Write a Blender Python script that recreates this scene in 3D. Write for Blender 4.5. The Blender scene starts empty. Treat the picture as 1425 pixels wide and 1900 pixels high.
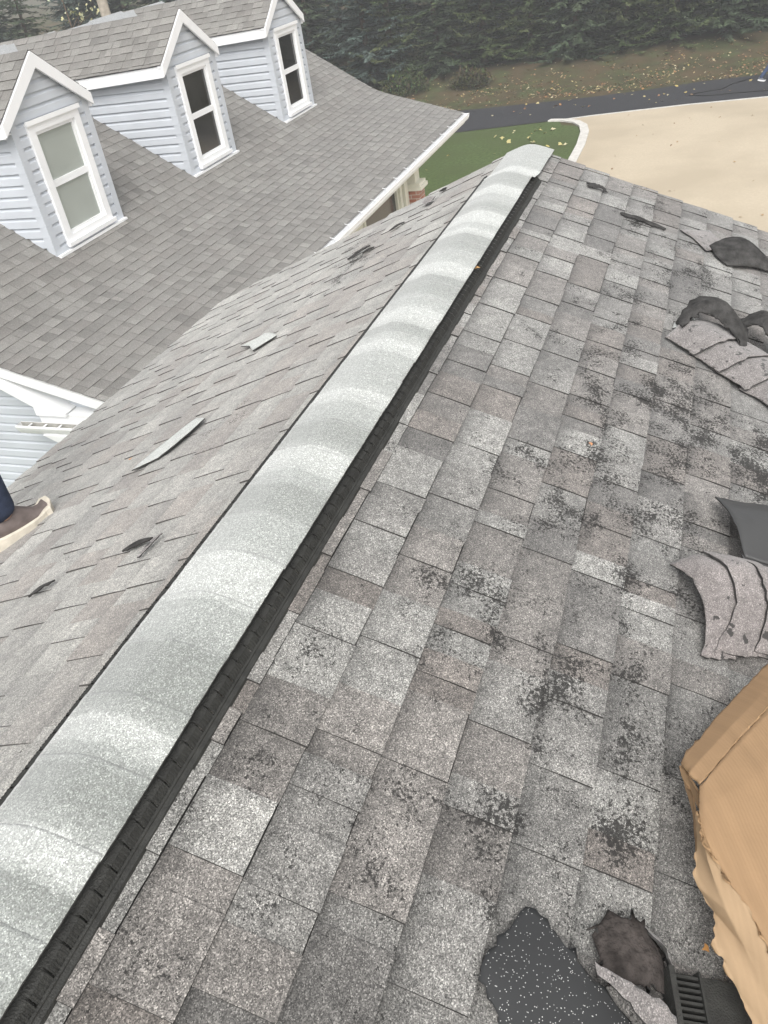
import bpy, math, random
from mathutils import Vector, Matrix, noise
R = math.radians
H = 6.8                      # camera height over the driveway
sc = bpy.context.scene
C = sc.collection
# ------------------------------------------------------------------ camera
cam = bpy.data.objects.new('camera', bpy.data.cameras.new('camera')); C.objects.link(cam)
rx = Vector((0.31578955, -0.93834265, -0.14067704))
dn = Vector((-0.59092573, -0.07849894, -0.80289769))
fw = Vector((0.74235015, 0.33667638, -0.57927996))
m = Matrix.Identity(4)
for i in range(3):
    m[i][0] = rx[i]; m[i][1] = -dn[i]; m[i][2] = -fw[i]
m[2][3] = H
cam.matrix_world = m
cam.data.sensor_fit = 'VERTICAL'; cam.data.sensor_height = 36; cam.data.lens = 1533.88/1900*36
cam.data.clip_start = .02; cam.data.clip_end = 3000
sc.camera = cam
sc.render.resolution_x = 768; sc.render.resolution_y = 1024
# ------------------------------------------------------------------ light
w = bpy.data.worlds.new('World'); sc.world = w; w.use_nodes = True
nt = w.node_tree; nt.nodes.clear()
so = nt.nodes.new('ShaderNodeOutputWorld'); bg = nt.nodes.new('ShaderNodeBackground')
sky = nt.nodes.new('ShaderNodeTexSky'); sky.sky_type = 'NISHITA'; sky.sun_disc = False
sky.sun_elevation = R(50); sky.sun_rotation = R(248); sky.dust_density = 4; sky.air_density = 1.2
hs = nt.nodes.new('ShaderNodeHueSaturation'); hs.inputs['Saturation'].default_value = .10
nt.links.new(sky.outputs[0], hs.inputs['Color']); nt.links.new(hs.outputs[0], bg.inputs[0])
bg.inputs[1].default_value = .15; nt.links.new(bg.outputs[0], so.inputs[0])
sun = bpy.data.objects.new('sun', bpy.data.lights.new('sun', 'SUN')); C.objects.link(sun)
sun.data.energy = .85; sun.data.angle = R(35); sun.data.color = (1, .96, .9)
# sky texture: rotation measured from +Y towards +X
az, el = R(248), R(50)
sd = Vector((math.sin(az)*math.cos(el), math.cos(az)*math.cos(el), math.sin(el)))
sun.rotation_euler = sd.to_track_quat('Z', 'Y').to_euler()
sc.view_settings.view_transform = 'Standard'; sc.view_settings.look = 'None'
sc.view_settings.exposure = 0.66; sc.view_settings.gamma = 1

# ------------------------------------------------------------------ helpers
def tag(o, label=None, cat=None, group=None, kind=None):
    if label: o['label'] = label
    if cat: o['category'] = cat
    if group: o['group'] = group
    if kind: o['kind'] = kind
    return o
def empty(name, loc, label, cat, group=None):
    o = bpy.data.objects.new(name, None); C.objects.link(o); o.location = loc
    o.empty_display_size = .1
    return tag(o, label, cat, group)
class MB:
    def __init__(s): s.v = []; s.f = []; s.mi = []; s.c = []; s.w = []; s.sm = []
    def V(s, p): s.v.append(tuple(p)); return len(s.v)-1
    def F(s, idx, mi=0, col=None, wear=0, smooth=False):
        s.f.append(tuple(idx)); s.mi.append(mi); s.c.append(col); s.w.append(wear); s.sm.append(smooth)
    def poly(s, pts, mi=0, col=None): s.F([s.V(p) for p in pts], mi, col)
    def hexa(s, p, mi=0, col=None):    # 8 points: bottom 4 ccw, top 4 ccw
        b = [s.V(q) for q in p]
        for q in ((3,2,1,0),(4,5,6,7),(0,1,5,4),(1,2,6,5),(2,3,7,6),(3,0,4,7)):
            s.F([b[i] for i in q], mi, col)
    def box(s, x0, x1, y0, y1, z0, z1, mi=0, col=None):
        s.hexa([(x0,y0,z0),(x1,y0,z0),(x1,y1,z0),(x0,y1,z0),(x0,y0,z1),(x1,y0,z1),(x1,y1,z1),(x0,y1,z1)], mi, col)
    def tube(s, pts, rad, n=8, mi=0, col=None, cap=True):
        rings = []
        for i, p in enumerate(pts):
            p = Vector(p); a = Vector(pts[max(i-1,0)]); b = Vector(pts[min(i+1,len(pts)-1)])
            t = (b-a).normalized(); q = Vector((0,0,1)) if abs(t.z) < .9 else Vector((1,0,0))
            u = t.cross(q).normalized(); v = t.cross(u)
            r = rad[i] if isinstance(rad, (list, tuple)) else rad
            rings.append([s.V(p+(u*math.cos(k*2*math.pi/n)+v*math.sin(k*2*math.pi/n))*r) for k in range(n)])
        for i in range(len(rings)-1):
            for k in range(n):
                s.F((rings[i][k], rings[i][(k+1)%n], rings[i+1][(k+1)%n], rings[i+1][k]), mi, col, 0, True)
        if cap: s.F(rings[0][::-1], mi, col); s.F(rings[-1], mi, col)
    def build(s, name, mats, parent=None, fix=True):
        me = bpy.data.meshes.new(name); me.from_pydata(s.v, [], s.f)
        if not isinstance(mats, (list, tuple)): mats = [mats]
        for q in mats: me.materials.append(q)
        me.polygons.foreach_set('material_index', s.mi)
        me.polygons.foreach_set('use_smooth', s.sm)
        if any(c is not None for c in s.c):
            at = me.color_attributes.new('tint', 'FLOAT_COLOR', 'CORNER')
            dat = []; wd = []
            for f, c, wv in zip(s.f, s.c, s.w):
                k = len(f)
                if c is None: c = (.2,.2,.2)
                if isinstance(c[0], (tuple, list)):
                    for q in c: dat += [q[0], q[1], q[2], 1]
                else: dat += [c[0], c[1], c[2], 1]*k
                if isinstance(wv, (tuple, list)): wd += list(wv)
                else: wd += [wv]*k
            at.data.foreach_set('color', dat)
            if any(wd):
                wa = me.attributes.new('wear', 'FLOAT', 'CORNER'); wa.data.foreach_set('value', wd)
        me.update()
        o = bpy.data.objects.new(name, me); C.objects.link(o)
        if parent: 
            o.parent = parent
            if fix: o.matrix_parent_inverse = Matrix.Translation(-parent.location)
        return o

def mat(name, col=(.5,.5,.5), rough=.8, spec=.3, metal=0, nscale=None, namt=.15, bump=0, bscale=None, sheen=0, tint=False, stretch=None):
    M = bpy.data.materials.new(name); M.use_nodes = True; n = M.node_tree; L = n.links
    b = n.nodes['Principled BSDF']
    b.inputs['Roughness'].default_value = rough; b.inputs['Specular IOR Level'].default_value = spec
    b.inputs['Metallic'].default_value = metal; b.inputs['Sheen Weight'].default_value = sheen
    tc = n.nodes.new('ShaderNodeTexCoord'); src = tc.outputs['Object']
    if stretch:
        mp = n.nodes.new('ShaderNodeMapping'); mp.inputs['Scale'].default_value = stretch
        L.new(src, mp.inputs[0]); src = mp.outputs[0]
    if tint:
        a = n.nodes.new('ShaderNodeAttribute'); a.attribute_name = 'tint'; base = a.outputs['Color']
    else:
        a = n.nodes.new('ShaderNodeRGB'); a.outputs[0].default_value = (*col, 1); base = a.outputs[0]
    if nscale:
        no = n.nodes.new('ShaderNodeTexNoise'); no.inputs['Scale'].default_value = nscale; no.inputs['Detail'].default_value = 6
        L.new(src, no.inputs['Vector'])
        mr = n.nodes.new('ShaderNodeMapRange'); mr.inputs['From Min'].default_value = .3; mr.inputs['From Max'].default_value = .7
        mr.inputs['To Min'].default_value = 1-namt; mr.inputs['To Max'].default_value = 1+namt
        L.new(no.outputs['Fac'], mr.inputs['Value'])
        mx = n.nodes.new('ShaderNodeVectorMath'); mx.operation = 'SCALE'
        L.new(base, mx.inputs[0]); L.new(mr.outputs[0], mx.inputs['Scale']); base = mx.outputs[0]
    L.new(base, b.inputs['Base Color'])
    if bump:
        nb = n.nodes.new('ShaderNodeTexNoise'); nb.inputs['Scale'].default_value = bscale or 50; nb.inputs['Detail'].default_value = 4
        L.new(src, nb.inputs['Vector'])
        bu = n.nodes.new('ShaderNodeBump'); bu.inputs['Strength'].default_value = bump; bu.inputs['Distance'].default_value = .01
        L.new(nb.outputs['Fac'], bu.inputs['Height']); L.new(bu.outputs[0], b.inputs['Normal'])
    return M

def granule_mat(name, gscale=430, contrast=1.0, wear=False, spots=False, sheen=.25, amt=.12, col=None):
    M = bpy.data.materials.new(name); M.use_nodes = True; n = M.node_tree; L = n.links
    b = n.nodes['Principled BSDF']; b.inputs['Roughness'].default_value = .85
    b.inputs['Specular IOR Level'].default_value = .25; b.inputs['Sheen Weight'].default_value = sheen
    b.inputs['Sheen Roughness'].default_value = .6
    tc = n.nodes.new('ShaderNodeTexCoord'); src = tc.outputs['Object']
    if col:
        a = n.nodes.new('ShaderNodeRGB'); a.outputs[0].default_value = (*col, 1); base = a.outputs[0]
    else:
        a = n.nodes.new('ShaderNodeAttribute'); a.attribute_name = 'tint'; base = a.outputs['Color']
    vo = n.nodes.new('ShaderNodeTexVoronoi'); vo.inputs['Scale'].default_value = gscale
    L.new(src, vo.inputs['Vector'])
    sp = n.nodes.new('ShaderNodeSeparateColor'); L.new(vo.outputs['Color'], sp.inputs[0])
    cr = n.nodes.new('ShaderNodeValToRGB'); e = cr.color_ramp
    c = contrast
    e.elements[0].position = 0; e.elements[0].color = (*[max(.05,1-.75*c)]*3, 1)
    e.elements[1].position = 1; e.elements[1].color = (*[1+1.9*c]*3, 1)
    for p, v in ((.3, 1-.5*c), (.45, 1-.1*c), (.72, 1+.12*c), (.9, 1+.75*c)):
        q = e.elements.new(p); q.color = (v, v, v, 1)
    L.new(sp.outputs[0], cr.inputs[0])
    mx = n.nodes.new('ShaderNodeVectorMath'); mx.operation = 'MULTIPLY'; L.new(base, mx.inputs[0]); L.new(cr.outputs[0], mx.inputs[1])
    cur = mx.outputs[0]
    for scl, am in ((38, amt), (5, amt*.8)):
        no = n.nodes.new('ShaderNodeTexNoise'); no.inputs['Scale'].default_value = scl; no.inputs['Detail'].default_value = 5
        L.new(src, no.inputs['Vector'])
        mr = n.nodes.new('ShaderNodeMapRange'); mr.inputs['From Min'].default_value = .3; mr.inputs['From Max'].default_value = .7
        mr.inputs['To Min'].default_value = 1-am; mr.inputs['To Max'].default_value = 1+am
        L.new(no.outputs['Fac'], mr.inputs['Value'])
        m2 = n.nodes.new('ShaderNodeVectorMath'); m2.operation = 'SCALE'; L.new(cur, m2.inputs[0]); L.new(mr.outputs[0], m2.inputs['Scale']); cur = m2.outputs[0]
    if wear:
        wa = n.nodes.new('ShaderNodeAttribute'); wa.attribute_name = 'wear'
        n1 = n.nodes.new('ShaderNodeTexNoise'); n1.inputs['Scale'].default_value = 125; n1.inputs['Detail'].default_value = 5; n1.inputs['Roughness'].default_value = .75
        n2 = n.nodes.new('ShaderNodeTexNoise'); n2.inputs['Scale'].default_value = 11; n2.inputs['Detail'].default_value = 3
        L.new(src, n1.inputs['Vector']); L.new(src, n2.inputs['Vector'])
        a1 = n.nodes.new('ShaderNodeMath'); a1.operation = 'MULTIPLY_ADD'; L.new(n2.outputs['Fac'], a1.inputs[0]); a1.inputs[1].default_value = .6; L.new(wa.outputs['Fac'], a1.inputs[2])
        ad = n.nodes.new('ShaderNodeMath'); ad.operation = 'ADD'; L.new(a1.outputs[0], ad.inputs[0]); L.new(n1.outputs['Fac'], ad.inputs[1])
        mr = n.nodes.new('ShaderNodeMapRange'); mr.inputs['From Min'].default_value = .945; mr.inputs['From Max'].default_value = .975
        L.new(ad.outputs[0], mr.inputs['Value'])
        mm = n.nodes.new('ShaderNodeMath'); mm.operation = 'MULTIPLY'; mm.inputs[1].default_value = .9; L.new(mr.outputs[0], mm.inputs[0])
        mc = n.nodes.new('ShaderNodeMix'); mc.data_type = 'RGBA'; L.new(mm.outputs[0], mc.inputs['Factor'])
        L.new(cur, mc.inputs['A']); mc.inputs['B'].default_value = (.026,.025,.024,1); cur = mc.outputs['Result']
        sv = n.nodes.new('ShaderNodeMath'); sv.operation = 'MULTIPLY_ADD'; L.new(mm.outputs[0], sv.inputs[0]); sv.inputs[1].default_value = -sheen; sv.inputs[2].default_value = sheen; L.new(sv.outputs[0], b.inputs['Sheen Weight'])
    if spots:
        n1 = n.nodes.new('ShaderNodeTexNoise'); n1.inputs['Scale'].default_value = 34; n1.inputs['Detail'].default_value = 5; L.new(src, n1.inputs['Vector'])
        mr = n.nodes.new('ShaderNodeMapRange'); mr.inputs['From Min'].default_value = .63; mr.inputs['From Max'].default_value = .65; L.new(n1.outputs['Fac'], mr.inputs['Value'])
        mc = n.nodes.new('ShaderNodeMix'); mc.data_type = 'RGBA'; L.new(mr.outputs[0], mc.inputs['Factor'])
        L.new(cur, mc.inputs['A']); mc.inputs['B'].default_value = (.045,.042,.04,1); cur = mc.outputs['Result']
    L.new(cur, b.inputs['Base Color'])
    bu = n.nodes.new('ShaderNodeBump'); bu.inputs['Strength'].default_value = .5; bu.inputs['Distance'].default_value = .0012
    L.new(sp.outputs[1], bu.inputs['Height']); L.new(bu.outputs[0], b.inputs['Normal'])
    return M

M_near = granule_mat('weathered_shingle_granules', 520, .85, wear=True, sheen=.3, amt=.26)
M_left = granule_mat('grazing_lit_granules', 500, .7, wear=True, sheen=.35, amt=.2)
M_far = granule_mat('house_shingle_granules', 160, .25, sheen=.2, amt=.05)
M_cap = granule_mat('new_cap_granules', 500, .52, sheen=.5, amt=.05)
M_old = granule_mat('torn_shingle_granules', 520, .6, spots=True, sheen=.3, amt=.15, col=(.215,.198,.19))
M_oldc = granule_mat('pale_torn_granules', 520, .4, sheen=.3, amt=.08, col=(.52,.54,.51))
M_asph = mat('asphalt_edge', (.045,.043,.041), .75, nscale=30, namt=.3)
M_edge = mat('weathered_tab_edge', (.11,.105,.10), .8, nscale=60, namt=.3)
M_under = mat('shingle_underside', (.058,.056,.054), .85, .2, nscale=22, namt=.5, bump=.9, bscale=90)
M_white = mat('white_trim', (.88,.885,.89), .45, .4, nscale=3, namt=.04)
M_siding = mat('pale_blue_vinyl_siding', (.55,.58,.62), .55, .35, nscale=2.5, namt=.05, bump=.05, bscale=90)
M_plastic = mat('black_vent_plastic', (.033,.033,.03), .6, .4, nscale=40, namt=.3, bump=.4, bscale=300)
M_gut = mat('gutter_inside', (.42,.41,.38), .6, nscale=8, namt=.3)
M_cream = mat('cream_trim', (.66,.65,.56), .6, nscale=4, namt=.06)
M_wood = mat('wood_sheathing', (.3,.22,.14), .8, nscale=10, namt=.2)

# ------------------------------------------------------------------ shingles
PAL_R = [(.235,.234,.228)]*5+[(.185,.171,.161)]*2+[(.275,.277,.27)]*3+[(.165,.162,.158)]*2+[(.21,.201,.193)]*3
PAL_L = [(.30,.297,.28)]*6+[(.252,.232,.213)]*3+[(.345,.343,.323)]*3+[(.275,.265,.248)]*3  # left slope: same shingles, brightness of the grazing view put into the colour
PAL_F = [(.235,.23,.22)]*5+[(.215,.21,.20)]*2+[(.25,.247,.236)]*3+[(.20,.195,.187)]*1+[(.228,.22,.21)]*2
PAL_R = [(c[0]*.93, c[1]*.905, c[2]*.87) for c in PAL_R]
PAL_L = [(c[0], c[1]*.975, c[2]*.94) for c in PAL_L]; PAL_F = [(c[0]*.94, c[1]*.92, c[2]*.89) for c in PAL_F]
def shingles(name, mats, parent, P, u0, u1, edges, seed, pal, tl=.0035, tt=.004, sub=(1,1), wmin=.07, wmax=.27, wearf=None,
             endjit=(0,0), clip=None, shade=.22, flip=False):
    """P(u, s, h) -> point; edges = list of s values of the course butts (down the slope)"""
    rnd = random.Random(seed); b = MB()
    def quad(ids, mi=0, col=None, wr=0): b.F(ids[::-1] if flip else ids, mi, (col[::-1] if flip and isinstance(col, list) else col), (wr[::-1] if flip and isinstance(wr, list) else wr))
    for ci in range(len(edges)-1):
        s0, s1 = edges[ci], edges[ci+1]
        lo = u0 + rnd.uniform(-1,1)*endjit[0]; hi = u1 + rnd.uniform(-1,1)*endjit[1]
        if clip:
            cl = clip((s0+s1)/2)
            if cl is None: continue
            lo = max(lo, cl[0]); hi = min(hi, cl[1])
            if hi-lo < .02: continue
        u = lo; tooth = rnd.random() < .5; last = rnd.choice(pal)
        while u < hi-1e-4:
            wd = rnd.uniform(wmin, wmax*(1 if tooth else .85)); ue = min(hi, u+wd)
            if hi-ue < wmin*.6: ue = hi
            col = rnd.choice(pal) if rnd.random() < .75 else last
            g = rnd.uniform(.9, 1.1); col = tuple(q*g for q in col); last = col
            if not tooth: col = tuple(q*.93 for q in col)
            h0 = 0.0 if not tooth else tt*.4; dh = tl if not tooth else tl+tt*.6
            nu = max(1, round((ue-u)/sub[0])) if sub[0] > 1e-6 and sub != (1,1) else 1
            ns = sub[1] if sub != (1,1) else 1
            sj = rnd.uniform(-.0025,.0025) if ns > 1 else 0
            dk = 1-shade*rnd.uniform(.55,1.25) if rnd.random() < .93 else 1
            grid = []; cg = []; wg = []
            ph = rnd.uniform(0, 50)
            for j in range(ns+1):
                fs = j/ns; s = s0+(s1-s0+sj)*fs; row = []; cr = []; wr = []
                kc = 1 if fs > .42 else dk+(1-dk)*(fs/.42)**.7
                for i in range(nu+1):
                    uu = u+(ue-u)*i/nu
                    hh = h0+dh*min(1, fs*(1.6-.6*fs))
                    if ns > 1: hh += .0012*noise.noise(Vector((uu*9, s*9, ph)))*1.2
                    if ns > 1 and (j == ns): s_ = s+.0012*noise.noise(Vector((uu*40, s*3, 3)))
                    else: s_ = s
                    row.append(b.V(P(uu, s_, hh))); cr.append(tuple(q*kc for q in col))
                    wr.append(wearf(uu, s) if wearf else 0)
                grid.append(row); cg.append(cr); wg.append(wr)
            for j in range(ns):
                for i in range(nu):
                    quad([grid[j][i], grid[j+1][i], grid[j+1][i+1], grid[j][i+1]], 0,
                         [cg[j][i], cg[j+1][i], cg[j+1][i+1], cg[j][i+1]],
                         [wg[j][i], wg[j+1][i], wg[j+1][i+1], wg[j][i+1]] if wearf else 0)
            # butt face and side faces, raw asphalt
            base = -.001
            bl = [b.V(P(u+(ue-u)*i/nu, s1+sj*(ns > 1), base)) for i in range(nu+1)]
            for i in range(nu): quad([grid[-1][i], bl[i], bl[i+1], grid[-1][i+1]], 1)
            if tooth:
                q0 = b.V(P(u, s0, base)); quad([grid[0][0], q0, bl[0], grid[-1][0]], 1)
                q1 = b.V(P(ue, s0, base)); quad([grid[-1][-1], bl[-1], q1, grid[0][-1]], 1)
            elif ue >= hi-1e-4:
                q1 = b.V(P(ue, s0, base)); quad([grid[-1][-1], bl[-1], q1, grid[0][-1]], 1)
            u = ue; tooth = not tooth
    return b.build(name, mats, parent)

# ------------------------------------------------------------------ the roof being worked on
TH = R(22); cs, sn = math.cos(TH), math.sin(TH)
YR, ZR = .952, H-1.119
def RP(u, s, h, side):
    return (u, YR+side*(s*cs+h*sn), ZR-s*sn+h*cs)
def RN(side): return Vector((0, side*sn, cs))
XE = 4.77
house_near = empty('house', (1.4, YR, 0), 'house whose weathered shingle roof fills the foreground, with its new ridge vent', 'house')
WEAR = [(1.412,.409,.07),(1.451,.509,.06),(1.481,.628,.07),(1.305,.613,.07),(1.256,.74,.07),(1.173,.731,.06),(.815,.397,.05),(.81,.485,.06),(.762,.576,.07),
        (2.484,.718,.09),(2.944,.785,.06),(2.276,.992,.12),(2.305,1.218,.14),(3.228,.53,.06),(1.619,.903,.09),(1.178,.973,.06),(1.22,.821,.07),(2.048,.523,.07),
        (2.593,1.069,.13),(2.573,1.239,.15),(2.1,.8,.12),(1.9,.95,.12),(3.6,.9,.12),(3.9,1.0,.16),(2.8,1.0,.13),(3.4,.75,.09),(2.0,.65,.08),(1.35,.9,.09),(.9,.75,.05),(1.0,.95,.09),(.6,.6,.05),
        (1.75,.75,.1),(4.2,.7,.08),(3.7,.6,.07),(.75,.3,.05),(2.6,.9,.13),(3.0,1.25,.13),(2.3,.75,.07),(2.75,.62,.06),(3.3,.62,.06),(1.7,.6,.07),(2.45,1.4,.15),(.45,.9,.1)]
def wear_r(u, s):
    v = 0
    for a, c, r in WEAR:
        d = ((u-a)**2+((s-c)*1.3)**2)/(r*r)
        if d < 6: v += .12*math.exp(-d)
    base = .042*max(0, min(1, (s-.2)*1.8))
    return min(v, .15)+base-.01
def wear_l(u, s):
    v = -.06
    for a, c, r in ((3.6,.75,.25),(3.95,.8,.2),(2.2,.6,.15),(4.3,.9,.2)):
        d = ((u-a)**2+(s-c)**2)/(r*r); v += .13*math.exp(-d)
    return v
edR = [.07,.206]+[.345+.1375*i for i in range(24)]
shingles('roof_slope', [M_near, M_asph], house_near, lambda u,s,h: RP(u,s,h,-1), -2.2, XE, edR, 11, PAL_R,
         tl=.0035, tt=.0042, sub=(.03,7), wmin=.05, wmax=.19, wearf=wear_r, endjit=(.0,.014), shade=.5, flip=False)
edL = [.06]+[.195+.14*i for i in range(16)]
shingles('roof_slope', [M_left, M_edge], house_near, lambda u,s,h: RP(u,s,h,1), -2.2, XE-.01, edL, 5, PAL_L,
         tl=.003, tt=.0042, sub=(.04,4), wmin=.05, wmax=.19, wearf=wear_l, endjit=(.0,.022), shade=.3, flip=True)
SL = edL[-1]; SRr = edR[-1]
# deck under the shingles, rake boards and fascias
b = MB()
for side, S in ((-1, SRr), (1, SL)):
    p = [RP(-2.2,0,-.006,side), RP(XE-.03,0,-.006,side), RP(XE-.03,S-.01,-.006,side), RP(-2.2,S-.01,-.006,side)]
    q = [(x, y, z-.022) for x, y, z in p]
    b.hexa(q+p)
b.build('roof_deck', M_asph, house_near)
b = MB()
for side, S in ((-1, SRr), (1, SL)):
    p = [RP(XE-.03,0,-.006,side), RP(XE-.012,0,-.006,side), RP(XE-.012,S-.01,-.006,side), RP(XE-.03,S-.01,-.006,side)]
    b.hexa([(x, y, z-.16) for x, y, z in p]+p)
b.build('rake_board', M_white, house_near)
for side, S in ((-1, SRr), (1, SL)):
    b = MB(); y0 = YR+side*S*cs; z0 = ZR-S*sn
    ya, yb = sorted((y0-side*.02, y0-side*.04))
    b.box(-2.2, XE-.03, ya, yb, z0-.17, z0-.012)
    b.build('fascia', M_white, house_near)
b = MB()
yl, yr_ = YR+(SL-.35)*cs, YR-(SRr-.35)*cs
b.hexa([(-2,yr_,0),(XE-.3,yr_,0),(XE-.3,yl,0),(-2,yl,0)]+[(-2,yr_,ZR-(SRr-.35)*sn-.05),(XE-.3,yr_,ZR-(SRr-.35)*sn-.05),(XE-.3,yl,ZR-(SL-.35)*sn-.05),(-2,yl,ZR-(SL-.35)*sn-.05)])
for x in (-2, XE-.3):
    b.poly([(x,yr_,ZR-(SRr-.35)*sn-.05),(x,yl,ZR-(SL-.35)*sn-.05),(x,YR,ZR-.05)])
b.build('wall', M_siding, house_near)

# ridge vent and ridge caps
YC = YR-.024
TN = math.tan(TH)
def capz(y, h):          # height over the roof measured square to the slope, rounded over the ridge
    d = y-YC; r = .045
    return ZR - TN*(math.sqrt(d*d+r*r)-r*.55) - (.0) + h/cs + .006
def venth(x):            # vent body lifts the caps; it stops short of the gable
    t = min(1, max(0, (x-4.16)/.22)); t = t*t*(3-2*t)
    return .027*(1-t)+.007*t
XV = 4.30
b = MB()
import math as _m
rr = random.Random(3)
# side louvre band (right) and thin flange (both sides)
def vent_sec(x, side):   # returns profile points from under cap edge to flange lip
    yc = YC
    e = .118
    def pt(d, h): 
        y = yc+side*d
        return (x, y, ZR-TN*abs(y-YR)+h/cs)
    if side > 0: e += .022
    return [pt(e-.012,.0245), pt(e+.004,.0235), pt(e+.013,.0115), pt(e+.0135,.0145), pt(e+.0175,.0145), pt(e+.018,.0115), pt(e+.026,.011), pt(e+.027,.0005)]
for side in (-1, 1):
    x = -2.2
    while x < XV:
        L = .041; x1 = min(x+L-.004, XV)
        for (xa, xb, din) in ((x, x1, 0), (x1, min(x+L, XV), -.005)):
            if xb <= xa: continue
            A = vent_sec(xa, side); B = vent_sec(xb, side)
            if din:
                A[1] = (A[1][0], A[1][1]+side*din, A[1][2]); B[1] = (B[1][0], B[1][1]+side*din, B[1][2])
                A[2] = (A[2][0], A[2][1]+side*din, A[2][2]); B[2] = (B[2][0], B[2][1]+side*din, B[2][2])
            for k in range(len(A)-1):
                q = [A[k], B[k], B[k+1], A[k+1]]
                b.poly(q if side < 0 else q[::-1])
        # fine ribs on the louvre face
        n = 5
        for k in range(n):
            xr = x+.003+(L-.01)*k/(n-1)
            if xr+.003 > XV: break
            A = vent_sec(xr, side); B = vent_sec(xr+.0028, side)
            o = .0013
            def off(p): return (p[0], p[1]+side*o, p[2]+.0008)
            t0, t1 = A[1], A[2]; u0, u1 = B[1], B[2]
            q = [off(t0), off(u0), off(u1), off(t1)]
            ids = [b.V(z) for z in (t0,u0,u1,t1)]+[b.V(z) for z in q]
            for f in ((4,5,6,7),(0,4,7,3),(1,2,6,5),(3,7,6,2)):
                b.F([ids[i] for i in f])
        x += L
    A = vent_sec(XV, side)
    b.poly([(p[0], p[1], p[2]) for p in A]+[(XV, A[-1][1]-side*.03, A[-1][2])])
b.box(-2.2, XV-.01, YC-.09, YC+.09, ZR-.03, ZR-.012)
b.build('ridge_vent', M_plastic, house_near)

# tone bands printed in the caps: boundaries along the ridge, (x, tone towards smaller x)
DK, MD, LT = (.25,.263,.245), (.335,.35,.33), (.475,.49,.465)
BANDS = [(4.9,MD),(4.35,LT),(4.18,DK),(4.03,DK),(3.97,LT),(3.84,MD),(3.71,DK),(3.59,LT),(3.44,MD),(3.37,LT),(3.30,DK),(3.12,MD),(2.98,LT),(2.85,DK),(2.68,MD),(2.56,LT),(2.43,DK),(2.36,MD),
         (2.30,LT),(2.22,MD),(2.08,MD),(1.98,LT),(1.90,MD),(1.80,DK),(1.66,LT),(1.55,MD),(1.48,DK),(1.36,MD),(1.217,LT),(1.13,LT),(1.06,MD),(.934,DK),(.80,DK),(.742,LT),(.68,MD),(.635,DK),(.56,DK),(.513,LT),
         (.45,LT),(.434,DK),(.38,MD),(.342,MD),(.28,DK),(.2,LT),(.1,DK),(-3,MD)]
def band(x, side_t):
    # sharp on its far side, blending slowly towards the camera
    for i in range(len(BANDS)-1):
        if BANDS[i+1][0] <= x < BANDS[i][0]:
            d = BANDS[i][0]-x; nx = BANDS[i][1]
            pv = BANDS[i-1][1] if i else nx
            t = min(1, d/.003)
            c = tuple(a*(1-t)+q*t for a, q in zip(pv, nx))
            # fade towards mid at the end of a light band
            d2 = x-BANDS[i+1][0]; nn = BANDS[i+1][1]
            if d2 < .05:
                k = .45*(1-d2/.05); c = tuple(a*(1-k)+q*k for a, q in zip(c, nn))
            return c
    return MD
EXPO = .1425
x = XE+.012; k = 0; rr = random.Random(8)
while x > -2.3:
    b = MB(); xa, xb = x-EXPO-.012, x
    wl = .128+rr.uniform(-.0015,.0015); wr_ = .128+rr.uniform(-.0015,.0015)
    if x > 4.35: wl += .012; wr_ += .012
    NX, NY = 26, 22; g = []
    sk = rr.uniform(-.003,.003); ph = rr.uniform(0,9)
    for i in range(NX+1):
        xx = xa+(xb-xa)*i/NX; row = []
        for j in range(NY+1):
            t = -1+2*j/NY
            d = (wl if t > 0 else wr_)*t
            lift = .0004+.0009*(i/NX)
            hh = venth(xx)+lift+.0007*noise.noise(Vector((xx*9, d*9, ph)))
            ex = sk*t+.0018*noise.noise(Vector((d*60, k, 0))) if i == NX else 0
            row.append((xx+ex, YC+d*cs+ (.0015*noise.noise(Vector((xx*70, k*3, t))) if abs(t) == 1 else 0), capz(YC+d*cs, hh)))
        g.append(row)
    top = [[b.V(p) for p in r] for r in g]; bot = [[b.V((p[0],p[1],p[2]-(.0035 if r_i < NX-1 else .0008))) for p in r] for r_i, r in enumerate(g)]
    for i in range(NX):
        for j in range(NY):
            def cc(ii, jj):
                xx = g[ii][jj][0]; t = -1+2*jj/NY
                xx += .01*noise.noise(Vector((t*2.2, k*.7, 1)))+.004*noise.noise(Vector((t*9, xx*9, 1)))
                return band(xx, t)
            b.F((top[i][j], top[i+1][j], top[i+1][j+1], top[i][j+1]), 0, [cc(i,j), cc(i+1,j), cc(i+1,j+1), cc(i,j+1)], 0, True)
            b.F((bot[i][j+1], bot[i+1][j+1], bot[i+1][j], bot[i][j]), 1, None)
    for i in range(NX):
        b.F((top[i+1][0], top[i][0], bot[i][0], bot[i+1][0]), 1); b.F((top[i][NY], top[i+1][NY], bot[i+1][NY], bot[i][NY]), 1)
    for j in range(NY):
        b.F((top[NX][j], bot[NX][j], bot[NX][j+1], top[NX][j+1]), 1)
    b.build('ridge_cap', [M_cap, M_asph], house_near)
    x -= EXPO; k += 1

# ------------------------------------------------------------------ the house across
far = empty('house', (12.6, 8.5, 0), 'house with three siding dormers on its grey shingle roof and a long white gutter', 'house')
YE, ZE = 5.16, H-3.73
XA, XB = 6.04, 19.26
PL = R(17); PU = R(32.5)
K1 = 2.05; K2 = K1+3.34/math.cos(PU)*1.02   # slope lengths from the eave up: to the kink, to the ridge
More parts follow.
